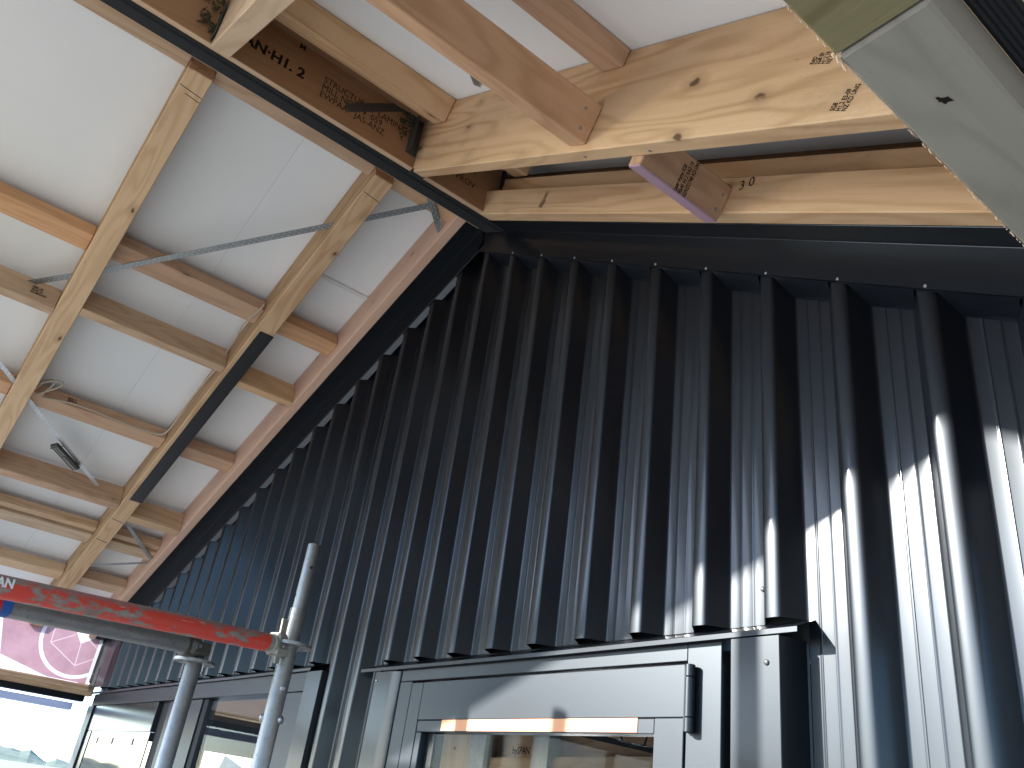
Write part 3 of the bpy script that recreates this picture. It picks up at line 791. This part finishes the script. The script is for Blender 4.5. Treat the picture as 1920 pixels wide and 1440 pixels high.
# ragged saw fibres along the lit arris
def fibres():
    bm = bmesh.new()
    for i in range(420):
        y = random.uniform(-1.25, -0.15); s_ = random.uniform(0.0003, 0.0011) * (2.0 if abs(y + 0.914) < 0.012 else 1)
        c = Vector((1.051 - s_ * 0.4, y, 2.396 + random.uniform(-0.001, 0.001)))
        mm = Matrix.Translation(c) @ Matrix.Rotation(random.uniform(0, 3), 4, 'X') @ Matrix.Diagonal((1, random.uniform(1, 4.0), 0.6, 1))
        bmesh.ops.create_icosphere(bm, subdivisions=1, radius=s_, matrix=mm)
    me = bpy.data.meshes.new('saw_fibres'); bm.to_mesh(me); bm.free()
    o = link('saw_fibres', me, M_PALE, e1); o['kind'] = 'stuff'
fibres()
kh = mesh('knot_hole', [(math.cos(a) * (0.0085 + 0.003 * math.sin(3 * a)) , math.sin(a) * (0.0042 + 0.0016 * math.sin(5 * a + 1)), 0) for a in [i * math.pi / 9 for i in range(18)]], [tuple(range(18))])
link('knot_hole', kh, M_INK, e1, frame(Vector((1.098, -0.792, 2.3944)), (0.6, 0.8, 0), (0, 0, -1)))
def ribbed():
    vs, fs = [], []
    n = 13
    for y in (-2.7, -0.14):
        for i in range(n):
            vs.append((1.1475 + 0.0031 * i, y, 2.4765 - (0.0018 if i % 2 else 0)))
    for i in range(n - 1): fs.append((i, i + 1, n + i + 1, n + i))
    o = link('ribbed_vent_strip', mesh('ribbed_vent_strip', vs, fs), M_RUBBER)
    so_ = o.modifiers.new('thickness', 'SOLIDIFY'); so_.thickness = 0.003
    tag(o, 'black ribbed vent strip along the outside of the overhead beam', 'strip')
ribbed()

o = y_timber('soffit_board', (1.187, 1.640), (-2.7, -0.14), (2.486, 2.495), M_WHITE); tag(o, 'pale soffit board outside the black ribbed vent strip', 'soffit')
o = y_timber('shade_fascia', (1.642, 1.668), (-2.7, -0.14), (2.27, 2.52), M_PINE); tag(o, 'unseen pine fascia board added along the right eave to cut sky light', 'fascia')  # unseen fascia, added to hold back sky light from the right

# ------------------------------------------------------------------ metal straps on the left slope
def strap_mesh(L, wd, holes=True):
    me = box_mesh('strap', (0, L), (-wd / 2, wd / 2), (0, 0.0012), 0.0)
    return me
def strapL(a, b, d, wd, label, nails_=True, mat=None, d2=None):
    pa, pb = PL(a[0], a[1], d), PL(b[0], b[1], d2 or d)
    mw = frame(pa, pb - pa, nL)
    L = (pb - pa).length
    o = link('brace_strap', strap_mesh(L, wd), mat or M_STRAP, None, mw)
    tag(o, label, 'strap', 'perforated brace straps')
    # punched holes as dark or bright pips, both rows, one object
    bm = bmesh.new(); k = 0; x = 0.02
    while x < L - 0.01:
        yy = (wd * 0.24) * (1 if k % 2 else -1)
        bmesh.ops.create_cone(bm, cap_ends=True, segments=6, radius1=0.0021, radius2=0.0021, depth=0.0006, matrix=Matrix.Translation((x, yy, -0.0002)))
        x += 0.0125; k += 1
    me = bpy.data.meshes.new('punched_holes'); bm.to_mesh(me); bm.free()
    h = link('punched_holes', me, M_WHITE if mat is None else M_DSCREW, o, mw); h['kind'] = 'stuff'
    return o
sA = strapL((1.150, -1.215), (0.035, -0.265), 4.0445, 0.027, 'long perforated strap crossing behind both rafters towards the ridge', d2=4.0245)
sB = strapL((1.62, -1.60), (1.150, -1.215), 4.109, 0.027, '', d2=4.0445)
sB.name = 'strap_run'
mwB = PMW[sB.name] if sB.name in PMW else sB.matrix_basis.copy()
for k_ in ('label', 'category', 'group'): del sB[k_]
sB.parent = sA; sB.matrix_basis = sA.matrix_basis.inverted() @ mwB
strapL((0.005, -0.315), (0.165, -0.128), 4.0225, 0.027, 'short dark perforated strap at the ridge beside the pink end rafter')
M_STRAPW = galv('bright strap', (0.62, 0.64, 0.64), 0.4, 0.1, 0.6)
s3 = strapL((1.86, -1.47), (2.625, -0.70), 4.043, 0.025, 'bright perforated strap carrying the tensioner below the pale rafter', mat=M_STRAPW)
strapL((2.90, -0.425), (3.225, -0.135), 4.036, 0.022, 'dull strap rising from the doubled blocks by the pink end rafter')
strapL((3.43, -0.45), (3.20, -0.135), 4.040, 0.020, 'lowest dull strap near the eave by the pink end rafter')
# tensioner clipped on the bright strap
a_, b_ = PL(2.375, -1.005, 4.040), PL(2.515, -0.845, 4.040)
mw = frame(a_, b_ - a_, nL); L = (b_ - a_).length
tn = thing('strap_tensioner', a_, 'dark steel strap tensioner on the bright strap', 'tensioner')
link('body', box_mesh('body', (0, L), (-0.021, 0.021), (-0.022, -0.0015), 0.004), M_HANG, tn, mw)
link('bolt', tube_mesh('bolt', [(L * 0.45, 0, -0.0235), (L * 0.95, 0, -0.0235)], 0.004, 8), M_STRAPW, tn, mw)
link('pin', tube_mesh('pin', [(L * 0.12, -0.034, -0.012), (L * 0.12, 0.034, -0.012)], 0.003, 8), M_HANG, tn, mw)
bm = bmesh.new()
for i in range(16):
    bmesh.ops.create_cone(bm, cap_ends=True, segments=6, radius1=0.002, radius2=0.002, depth=0.0008, matrix=Matrix.Translation((0.02 + (i % 8) * 0.009, -0.010 + 0.014 * (i // 8), -0.0222)))
me = bpy.data.meshes.new('rivets'); bm.to_mesh(me); bm.free()
rv = link('rivets', me, M_WHITE, tn, mw); rv['kind'] = 'stuff'
# right slope strap
pa, pb = PR(0.72, -0.62, 3.094), PR(0.60, -0.512, 3.094)
o = link('brace_strap', strap_mesh(0.35, 0.026), M_STRAP, None, frame(PR(0.86, -0.78, 3.094), PR(0.62, -0.57, 3.094) - PR(0.86, -0.78, 3.094), nR))
tag(o, 'short strap end above the deep rafter against the right lining', 'strap', 'perforated brace straps')

# cable
cab = [PL(s, y, d) for s, y, d in ((2.03, -1.215, 4.03), (1.98, -1.205, 4.02), (1.93, -1.185, 4.03), (1.905, -1.155, 4.03), (1.94, -1.150, 4.03), (2.0, -1.165, 4.028), (2.045, -1.17, 4.028), (2.052, -1.13, 4.038), (2.035, -1.05, 4.04), (2.030, -0.95, 4.04), (2.036, -0.86, 4.040), (2.043, -0.76, 4.040), (2.040, -0.66, 4.040), (2.030, -0.595, 4.040), (1.985, -0.572, 4.045), (1.88, -0.570, 4.05), (1.70, -0.572, 4.06), (1.52, -0.566, 4.065), (1.44, -0.562, 4.06), (1.33, -0.565, 4.08), (1.22, -0.570, 4.08), (1.13, -0.585, 4.07), (1.02, -0.585, 4.04), (0.98, -0.575, 4.04), (0.94, -0.566, 4.06))]
def smooth_path(p, n=5):
    out = []
    for i in range(len(p) - 1):
        p0, p1, p2, p3 = p[max(i - 1, 0)], p[i], p[i + 1], p[min(i + 2, len(p) - 1)]
        for k in range(n):
            t = k / n
            out.append(0.5 * ((2 * p1) + (p2 - p0) * t + (2 * p0 - 5 * p1 + 4 * p2 - p3) * t * t + (3 * p1 - p0 - 3 * p2 + p3) * t ** 3))
    out.append(p[-1]); return out
o = link('cable', tube_mesh('cable', smooth_path(cab), 0.0042, 8), M_CABLE)
tag(o, 'beige cable looped at the pale rafter and stapled along the third row block', 'cable')
cab2 = [PL(s, y, d) for s, y, d in ((1.97, -1.22, 4.02), (1.92, -1.19, 4.015), (1.885, -1.14, 4.02), (1.90, -1.115, 4.02), (1.96, -1.14, 4.025), (2.04, -1.19, 4.03))]
o = link('cable', tube_mesh('cable', smooth_path(cab2), 0.004, 8), M_CABLE)
tag(o, 'loose second loop of beige cable behind the pale rafter', 'cable')

# ------------------------------------------------------------------ door
door = thing('glazed_door', (-0.43, -0.04, 0), 'dark aluminium door with a big hinge and timber seen through its glass', 'door')
def dpart(name, x, y, z, mat=None, bev=0.0015, par=None): return box(name, x, y, z, mat or M_ALU, par or door, bev)
dpart('frame_head', (-1.063, 0.1158), (-0.044, 0.03), (2.027, 2.074))
dpart('frame_jamb', (0.1165, 0.208), (-0.0445, 0.03), (0.02, 2.074))
dpart('frame_jamb', (-1.063, -0.992), (-0.0445, 0.03), (0.02, 2.026))
# leaf
dpart('leaf_stile', (-0.986, -0.922), (-0.047, 0.0), (0.04, 2.0205))
dpart('leaf_stile', (0.030, 0.1125), (-0.047, 0.0), (0.04, 1.9112))
rail = dpart('leaf_rail', (-0.9208, 0.1125), (-0.0470, 0.0), (1.912, 2.0205))
bead = dpart('glazing_bead', (-0.9208, 0.0288), (-0.0455, -0.004), (1.879, 1.9108))
dpart('glazing_bead', (-0.9208, -0.892), (-0.0455, -0.004), (0.2, 1.8782))
dpart('leaf_rail', (-0.9208, 0.0288), (-0.047, 0.0), (0.04, 0.198))
dpart('glass', (-0.891, 0.0288), (-0.024, -0.018), (0.2, 1.8785), M_GLASS, 0)
dpart('rubber_gasket', (-0.891, -0.852), (-0.022, 0.012), (0.2, 1.8775), M_RUBBER)
tp = box('tape', (-0.790, -0.02), (-0.0472, -0.0461), (1.882, 1.9115), M_ORTAPE, None, 0.0); tag(tp, 'orange tape along the top bead of the door glass', 'tape')
# gaps beside the frame are dark
dpart('shadow_gap', (0.2085, 0.2285), (-0.012, 0.03), (0.02, 2.05), M_DARKIN, 0)
dpart('frame_packer', (0.2290, 0.43), (0.0035, 0.0112), (2.03, 2.125), M_DARKIN, 0)
# hinge: three knuckles
hg = bpy.data.objects.new('hinge', None); COL.objects.link(hg); hg.parent = door
PMW['hinge'] = Matrix.Translation((0.137, -0.058, 1.94)); hg.matrix_basis = PMW[door.name].inverted() @ PMW['hinge']
for z0, z1 in ((1.880, 1.9085), (1.9095, 1.9895), (1.9905, 2.0155)):
    link('knuckle', tube_mesh('knuckle', [(0.137, -0.0585, z0), (0.137, -0.0585, z0 + 0.001), (0.137, -0.0585, z1 - 0.001), (0.137, -0.0585, z1)], [0.0095, 0.0108, 0.0108, 0.0095], 18), M_ALU, hg)
box('hinge_leaf', (0.120, 0.137), (-0.0585, -0.0455), (1.882, 2.0145), M_ALU, hg)
# trims either side and flashing over the door
trim = thing('door_trim', (0.31, -0.03, 0), 'bright sunlit steel trim right of the door with one screw', 'trim', 'trims beside the door')
def folded(name, pts, z, mat, parent):
    """vertical folded sheet: plan polyline"""
    vs = [(x, y, z[0]) for x, y in pts] + [(x, y, z[1]) for x, y in pts]; n = len(pts)
    return weighted(link(name, sheet_mesh(name, vs, [(i, i + 1, n + i + 1, n + i) for i in range(n - 1)], 0.0009, 30, (0, -1, 0)), mat, parent))
folded('folded_sheet', [(0.2475, 0.0), (0.2475, -0.064), (0.2485, -0.0655), (0.3625, -0.0655), (0.3640, -0.064), (0.3805, -0.0005), (0.386, 0.0)], (0.02, 2.0585), M_FLASH, trim)
disc('screw', (0.334, -0.0655, 2.008), (0, -1, 0), 0.0058, 0.0035, M_DSCREW, trim)
trim2 = thing('door_trim', (-1.13, -0.03, 0), 'shaded blue grey steel trim left of the door', 'trim', 'trims beside the door')
folded('folded_sheet', [(-1.262, 0.0), (-1.235, -0.0005), (-1.2035, -0.0595), (-1.2015, -0.0605), (-1.115, -0.0605), (-1.085, -0.055), (-1.067, -0.0495), (-1.0638, -0.0465), (-1.0638, 0.0)], (0.02, 2.0585), M_FLASH, trim2)
disc('screw', (-1.189, -0.0605, 2.032), (0, -1, 0), 0.0042, 0.003, M_SCREW, trim2, 8)
def head_flashing(x0, x1, zt, label):
    prof = [(0.004, zt + 0.03), (0.0035, zt + 0.0005), (-0.0015, zt - 0.001), (-0.060, zt - 0.0245), (-0.0625, zt - 0.0265), (-0.0625, zt - 0.0365), (-0.060, zt - 0.0375), (-0.056, zt - 0.034)]
    vs, fs = [], []; ns = 12; m_ = len(prof)
    for i in range(ns + 1):
        x = x0 + (x1 - x0) * i / ns
        vs += [(x, y, z + 0.0012 * math.sin(3.1 * x)) for y, z in prof]
    for i in range(ns):
        for j in range(m_ - 1): fs.append((i * m_ + j, i * m_ + j + 1, (i + 1) * m_ + j + 1, (i + 1) * m_ + j))
    o = weighted(link('head_flashing', sheet_mesh('head_flashing', vs, fs, 0.0009, 30, (0, -1, 0.5)), M_FLASH))
    return tag(o, label, 'flashing', 'head flashings')
head_flashing(-1.306, 0.402, 2.0985, 'sloping head flashing over the hinged door, its right end in the sun')
head_flashing(-4.90, -1.705, 2.1245, 'long sloping head flashing over the sliding window behind the scaffold')

# ------------------------------------------------------------------ left joinery
win = thing('sliding_window', (-3.2, -0.04, 0), 'dark framed sliding window unit behind the scaffold tubes', 'window')
def wpart(name, x, y, z, mat=None, bev=0.0015): return box(name, x, y, z, mat or M_ALU, win, bev)
wpart('frame_head', (-4.86, -1.735), (-0.050, 0.05), (2.018, 2.0875))
wpart('frame_jamb', (-1.985, -1.735), (-0.044, 0.05), (0.02, 2.0165))
wpart('frame_jamb', (-4.93, -4.80), (-0.050, 0.05), (0.02, 2.0165))
wpart('panel_frame', (-4.785, -3.505), (-0.040, -0.004), (1.868, 2.0165), M_SATIN)
wpart('panel_frame', (-4.785, -4.69), (-0.040, -0.004), (0.05, 1.8665), M_SATIN)
wpart('panel_glass', (-4.688, -3.505), (-0.036, -0.030), (0.05, 1.8665), M_DGLASS, 0)
for x in (-4.50, -4.17, -3.77):
    wpart('weep_slot', (x, x + 0.02), (-0.0375, -0.033), (1.800, 1.832), M_DARKIN, 0)
wpart('panel_recess', (-3.504, -3.33), (-0.012, 0.04), (0.05, 2.0165), M_DARKIN, 0)
wpart('panel_stile', (-3.33, -2.86), (-0.034, 0.02), (0.05, 2.0165))
wpart('rubber_gasket', (-2.86, -2.80), (-0.026, 0.02), (0.05, 2.0165), M_RUBBER)
wpart('glass', (-2.80, -1.985), (-0.014, -0.008), (0.05, 2.0165), M_GLASS, 0)
wt = thing('window_trim', (-1.66, -0.03, 0), 'blue grey steel trim right of the sliding window', 'trim')
folded('folded_sheet', [(-1.733, 0.0), (-1.733, -0.058), (-1.7315, -0.0595), (-1.6105, -0.0595), (-1.609, -0.058), (-1.598, 0.0)], (0.02, 2.085), M_FLASH, wt)
disc('screw', (-1.757, -0.0445, 2.0), (0, -1, 0), 0.0035, 0.003, M_SCREW, wt, 8)

# ------------------------------------------------------------------ interior glimpsed through the glass
o = link('interior_beam', box_mesh('interior_beam', (0, 3.2), (0, 0.045), (0, 0.30), 0.002), M_PINE, None, Matrix.Translation((-2.02, 1.02, 1.86)))
tag(o, 'laminated beam with black lettering seen through the door glass', 'beam')
stamp(o, 'hySPAN  ...2', (-1.80, 1.02, 1.955), (1, 0, 0.02), FY, 0.042, bold=0.0008, sx=0.85)
o = link('interior_board', box_mesh('interior_board', (0, 1.6), (0, 0.02), (0, 0.42), 0.002), M_PALE, None, frame(Vector((-2.025, 0.98, 0.7)), (0, 0, 1), (-1, 0, 0)))
tag(o, 'pale timber panel with one nail hole inside the door glass', 'board')
disc('hole', (-2.19, 0.979, 1.965), (0, -1, 0), 0.007, 0.0015, M_INK, o)
for x0, x1 in ((-2.005, -1.885), (-1.56, -1.455)):
    o = box('steel_post', (x0, x1), (0.93, 1.0), (0.0, 2.3), M_STRAP); tag(o, 'grey steel post left of the lettered beam' if x0 < -1.9 else 'grey steel post right of the lettered beam', 'post', 'steel posts inside')
o = link('interior_batten', box_mesh('interior_batten', (0, 1.9), (0, 0.045), (0, 0.045), 0.002), M_PALE, None, frame(Vector((-1.88, 0.96, 1.885)), (1, 0, 0.03), (0, 0, 1))); tag(o, 'pale batten below the lettered beam', 'batten')
for x0 in (-0.72, -0.45):
    o = box('interior_stud', (x0 - 0.45, x0 - 0.36), (0.99, 1.018), (0.0, 1.945), M_LVL); tag(o, 'brown stud inside the door glass, nearer the hinge' if x0 > -0.5 else 'brown stud inside the door glass, nearer the lettering', 'stud', 'studs inside')
# steel web joist crossing the upper right of the glass
jo = thing('web_joist', (-0.9, 0.8, 1.97), 'dark open web joist inside the top right of the door glass', 'joist')
a0, a1 = Vector((-1.55, 0.8, 2.055)), Vector((-0.45, 0.8, 1.905))
link('chord', box_mesh('chord', (0, (a1 - a0).length), (-0.01, 0.01), (0, 0.02), 0), M_DARKIN, jo, frame(a0, a1 - a0, (0, 0, 1)))
for i in range(8):
    p_ = a0.lerp(a1, 0.42 + i * 0.085); q_ = p_ + Vector((0.045 * (1 if i % 2 else -1), 0, 0.12))
    link('web', tube_mesh('web', [p_, q_], 0.004, 6), M_DARKIN, jo)
box('interior_lining', (-5.0, 1.6), (3.9, 3.95), (0.0, 3.0), M_LINING)
o = bpy.data.objects['interior_lining']; tag(o, 'pale far wall inside the building', 'wall')
# left outer wall inside the window: lintel, dark band, bright opening below
o = y_timber('interior_lintel', (-5.06, -5.0), (0.2, 3.0), (2.124, 2.30), M_LVL); tag(o, 'brown lintel glimpsed through the sliding window', 'lintel')
o = y_timber('interior_ledger', (-5.06, -4.99), (0.2, 3.0), (2.112, 2.1235), M_PALE); tag(o, 'pale edge strip under the brown lintel inside the window', 'batten')
o = y_timber('interior_wrap', (-5.06, -5.0), (0.2, 3.0), (1.874, 2.111), M_BLACK); tag(o, 'black wrapped wall strip inside the sliding window', 'wall lining')
o = link('leaning_board', box_mesh('leaning_board', (0, 1.1), (0, 0.4), (0, 0.02), 0.002), M_GALV, None, frame(Vector((-4.4, 0.75, 0.70)), (-0.15, 0.35, 0.8), (1, 0, 0.2))); tag(o, 'grey board leaning inside the sliding window', 'board')

# ------------------------------------------------------------------ left eave
cf = thing('corner_flashing', (-4.9, -0.05, 2.1), 'black corner flashing with pale screws at the far left end of the ribbed wall', 'flashing')
folded('folded_sheet', [(-5.10, -0.12), (-5.10, -0.062), (-5.098, -0.060), (-4.72, -0.0585), (-4.66, -0.03)], (2.128, 2.47), M_FLASH, cf)
folded('lower_sheet', [(-5.13, -0.12), (-5.13, -0.064), (-5.128, -0.0625), (-4.93, -0.0610)], (2.128, 2.26), M_FLASH, cf)
for x, z in ((-5.04, 2.41), (-5.06, 2.155), (-5.04, 2.22)):
    disc('screw', (x, -0.0635, z), (0, -1, 0), 0.007, 0.004, M_SCREW, cf)
eb = y_timber('eave_beam', (-5.16, -5.06), (-2.7, -0.02), (2.082, 2.150), M_PINE)
tag(eb, 'brown eave beam under the pink banner at far left', 'beam')
o = y_timber('pale_batten', (-5.055, -5.035), (-2.7, -0.06), (2.112, 2.128), M_PALE); tag(o, 'thin pale batten along the eave beam under the banner', 'batten')
o = y_timber('eave_channel', (-5.14, -5.06), (-2.7, -0.06), (2.0415, 2.081), M_FLASH); tag(o, 'thin black channel under the far left eave beam', 'channel')
o = y_timber('gutter', (-5.24, -5.14), (-2.7, -0.10), (1.985, 2.030), M_GUT); tag(o, 'bluish gutter edge below the far left eave beam', 'gutter')
# banner
def banner():
    vs, fs = [], []; ny, nz = 40, 12
    for i in range(ny + 1):
        y = -1.6 + 1.53 * i / ny
        for j in range(nz + 1):
            z = 2.15 + 0.40 * j / nz
            vs.append((-5.05 + 0.004 * math.sin(y * 9.0) * (1 - abs(2 * j / nz - 1)), y, z))
    for i in range(ny):
        for j in range(nz): fs.append((i * (nz + 1) + j, (i + 1) * (nz + 1) + j, (i + 1) * (nz + 1) + j + 1, i * (nz + 1) + j + 1))
    o = link('banner', mesh('banner', vs, fs, 60), M_BANNER)
    return tag(o, 'dusty pink builder banner with a white ring and line cube emblem', 'banner')
banner()

# ------------------------------------------------------------------ scaffold
GS = 'scaffold standards'
def rosette(z, x, y, par):
    # flat disc with eight slots: an annulus with notched holes built as a ring of webs
    vs, fs = [], []; seg = 48
    for zz in (z - 0.0045, z + 0.0045):
        for r_ in (0.0245, 0.036, 0.052, 0.062):
            for k in range(seg):
                a = 2 * math.pi * k / seg; vs.append((x + r_ * math.cos(a), y + r_ * math.sin(a), zz))
    def id_(l, r_, k): return l * 4 * seg + r_ * seg + k % seg
    for k in range(seg):
        hole = (k % 6) in (0, 1, 2)
        for r_ in range(3):
            if r_ == 1 and hole: continue
            for l in (0, 1):
                q = (id_(l, r_, k), id_(l, r_ + 1, k), id_(l, r_ + 1, k + 1), id_(l, r_, k + 1)); fs.append(q if l else q[::-1])
        fs.append((id_(0, 3, k), id_(0, 3, k + 1), id_(1, 3, k + 1), id_(1, 3, k)))
        if hole:
            fs.append((id_(0, 1, k), id_(1, 1, k), id_(1, 1, k + 1), id_(0, 1, k + 1)))
            fs.append((id_(0, 2, k), id_(0, 2, k + 1), id_(1, 2, k + 1), id_(1, 2, k)))
            if k % 6 == 0: fs.append((id_(0, 1, k), id_(0, 2, k), id_(1, 2, k), id_(1, 1, k)))
            if k % 6 == 2: fs.append((id_(0, 1, k + 1), id_(1, 1, k + 1), id_(1, 2, k + 1), id_(0, 2, k + 1)))
    return link('rosette', mesh('rosette', vs, fs), M_GALV, par)
S1 = Vector((-0.980, -0.476, 0)); S2 = Vector((-1.329, -0.615, 0))
s1 = thing('scaffold_standard', S1, 'taller galvanised scaffold post with an open spigot on top', 'scaffold post', GS)
link('tube', tube_mesh('tube', [S1 + Vector((0, 0, z)) for z in (0.0, 1.0, 2.1405, 2.143)], [0.0242, 0.0242, 0.0242, 0.0232], 32), M_GALV, s1)
link('spigot', tube_mesh('spigot', [S1 + Vector((0, 0, z)) for z in (2.140, 2.155, 2.334, 2.3365)], [0.019, 0.019, 0.019, 0.018], 28), M_GALV, s1)
for z, an in ((2.264, -0.05), (2.180, -1.75)):
    dv = Vector((math.cos(an), math.sin(an), 0)); disc('pin_hole', S1 + Vector((0, 0, z)) + dv * 0.0188, dv, 0.005, 0.0006, M_DARKIN, s1, 14)
rosette(2.040, S1.x, S1.y, s1)
for z, an, rr in ((1.921, -0.05, 0.0085), (1.842, 4.12, 0.011), (1.842, 0.80, 0.011)):
    dv = Vector((math.cos(an), math.sin(an), 0))
    disc('bolt', S1 + Vector((0, 0, z)) + dv * 0.0235, dv, rr, 0.009, M_SCREW, s1, 14)
s2 = thing('scaffold_standard', S2, 'shorter galvanised scaffold post under the tube clamp', 'scaffold post', GS)
link('tube', tube_mesh('tube', [S2 + Vector((0, 0, z)) for z in (0.0, 1.0, 2.0045, 2.006)], [0.0242, 0.0242, 0.0242, 0.0232], 32), M_GALV, s2)
rosette(1.984, S2.x, S2.y, s2)
link('wire_tie', tube_mesh('wire_tie', [S2 + Vector((0.052, 0.01, 1.983)), S2 + Vector((0.055, 0.012, 1.962)), S2 + Vector((0.050, 0.012, 1.950)), S2 + Vector((0.052, 0.016, 1.944))], 0.0012, 6), M_SCREW, s2)
# red ledger with its wedge head
La, Lb = Vector((-0.424, -1.95, 1.906)), Vector((-0.953, -0.538, 2.029))
led = thing('scaffold_ledger', La, 'chipped red scaffold ledger wedged to the taller post', 'scaffold ledger', 'scaffold ledgers')
mw = frame(La, Lb - La, (0, 0, 1)); LL = (Lb - La).length
link('tube', tube_mesh('tube', [(x, 0, 0) for x in (0, LL * 0.3, LL * 0.6, LL - 0.028)], 0.0243, 32), M_RED, led, mw)
link('collar', tube_mesh('collar', [(x, 0, 0) for x in (LL - 0.028, LL - 0.012, LL - 0.010, LL - 0.005, LL + 0.0, LL + 0.004)], [0.0241, 0.0241, 0.0262, 0.0268, 0.0262, 0.020], 28), M_CAST, led, mw)
wh = bpy.data.objects.new('wedge_head', None); COL.objects.link(wh); wh.parent = led; wh.matrix_basis = PMW[led.name].inverted() @ mw; PMW['wedge_head'] = mw
link('upper_jaw', box_mesh('upper_jaw', (LL - 0.002, LL + 0.044), (-0.020, 0.020), (0.006, 0.030), 0.004, 0.0, -0.5), M_CAST, wh, mw)
link('lower_jaw', box_mesh('lower_jaw', (LL - 0.002, LL + 0.040), (-0.020, 0.020), (-0.030, -0.008), 0.004, 0.0, 0.5), M_CAST, wh, mw)
link('cheek', box_mesh('cheek', (LL - 0.004, LL + 0.012), (-0.023, 0.023), (-0.030, 0.031), 0.006), M_CAST, wh, mw)
link('wedge', box_mesh('wedge', (LL + 0.016, LL + 0.034), (-0.0035, 0.0035), (-0.050, 0.072), 0.0015, 0.02, 0.06), M_CAST, wh, mw)
stamp(led, 'RAN', (mw @ Vector((LL * 0.462, -0.0246, -0.002))), Lb - La, mw.to_3x3() @ Vector((0, -1, 0)), 0.026, M_WHITE, name='stencil_lettering', bold=0.001)
# grey tube and clamp
Ga, Gb = Vector((-0.781, -1.92, 1.927)), Vector((-1.266, -0.680, 2.017))
gt = thing('scaffold_ledger', Ga, 'plain grey scaffold tube below the red ledger', 'scaffold ledger', 'scaffold ledgers')
mg = frame(Ga, Gb - Ga, (0, 0, 1)); GL = (Gb - Ga).length
link('tube', tube_mesh('tube', [(x, 0, 0) for x in (0, GL * 0.5, GL)], 0.0243, 28), M_GALV, gt, mg)
M_BLUE = plain('blue sticker', (0.02, 0.10, 0.35), 0.5); M_STKR = plain('red sticker print', (0.5, 0.03, 0.05), 0.5)
stk = link('sticker', tube_mesh('sticker', [(GL * 0.52, 0, 0), (GL * 0.592, 0, 0)], 0.0248, 28, False), M_BLUE, gt, mg)
link('sticker_print', tube_mesh('sticker_print', [(GL * 0.540, 0, 0), (GL * 0.572, 0, 0)], 0.0251, 28, False), M_STKR, stk, mg)
cp = thing('scaffold_clamp', S2 + Vector((0, 0, 2.01)), 'dark scaffold clamp on top of the shorter post', 'clamp')
mc = frame(S2 + Vector((0.046, -0.042, 2.016)), Gb - Ga, (0, 0, 1))
link('band', tube_mesh('band', [(-0.026, 0, 0), (-0.024, 0, 0), (0.026, 0, 0), (0.028, 0, 0)], [0.026, 0.0295, 0.0295, 0.026], 24), M_HANG, cp, mc)
link('block', box_mesh('block', (-0.018, 0.050), (-0.044, 0.026), (-0.019, 0.016), 0.007), M_HANG, cp, mc)
link('bolt', tube_mesh('bolt', [(-0.006, -0.056, 0.002), (-0.006, -0.010, 0.002)], 0.0055, 10), M_SCREW, cp, mc)
link('nut', tube_mesh('nut', [(-0.006, -0.053, 0.002), (-0.006, -0.043, 0.002)], 0.0105, 6), M_HANG, cp, mc)

# unseen plank platform, added left of the view to keep sun off the tubes
pt = thing('shade_platform', (-1.05, -2.2, 2.6), 'unseen plank platform added to keep the sun off the scaffold tubes', 'scaffold platform')
for k in range(4):
    link('plank', box_mesh('plank', (0, 1.85), (0, 0.222), (0, 0.038), 0.004), M_GREY, pt, Matrix.Translation((-2.73, -2.65 + 0.232 * k, 2.63)))
for x in (-2.55, -1.05):
    link('transom', tube_mesh('transom', [(x, -2.75, 2.605), (x, -1.65, 2.605)], 0.0242, 16), M_GALV, pt)
for x, y, z, lb in ((-1.735, -1.60, 3.05, 'unseen tall post added to shade the taller scaffold post'), (-1.405, -1.72, 2.79, 'unseen short post added for its shadow on the orange door tape'), (-0.81, -1.70, 2.946, 'unseen scaffold post added for its shadow on the right door trim'), (-2.55, -2.78, 2.9, 'unseen post at the front left of the added shade platform'), (-1.05, -2.78, 2.9, 'unseen post at the front right of the added shade platform')):  # unseen posts, added for the shadows they cast on door and tubes
    t_ = thing('scaffold_standard', (x, y, 0), lb, 'scaffold post', GS)
    link('tube', tube_mesh('tube', [(x, y, 0), (x, y, 1.2), (x, y, z)], 0.0242, 20), M_GALV, t_)
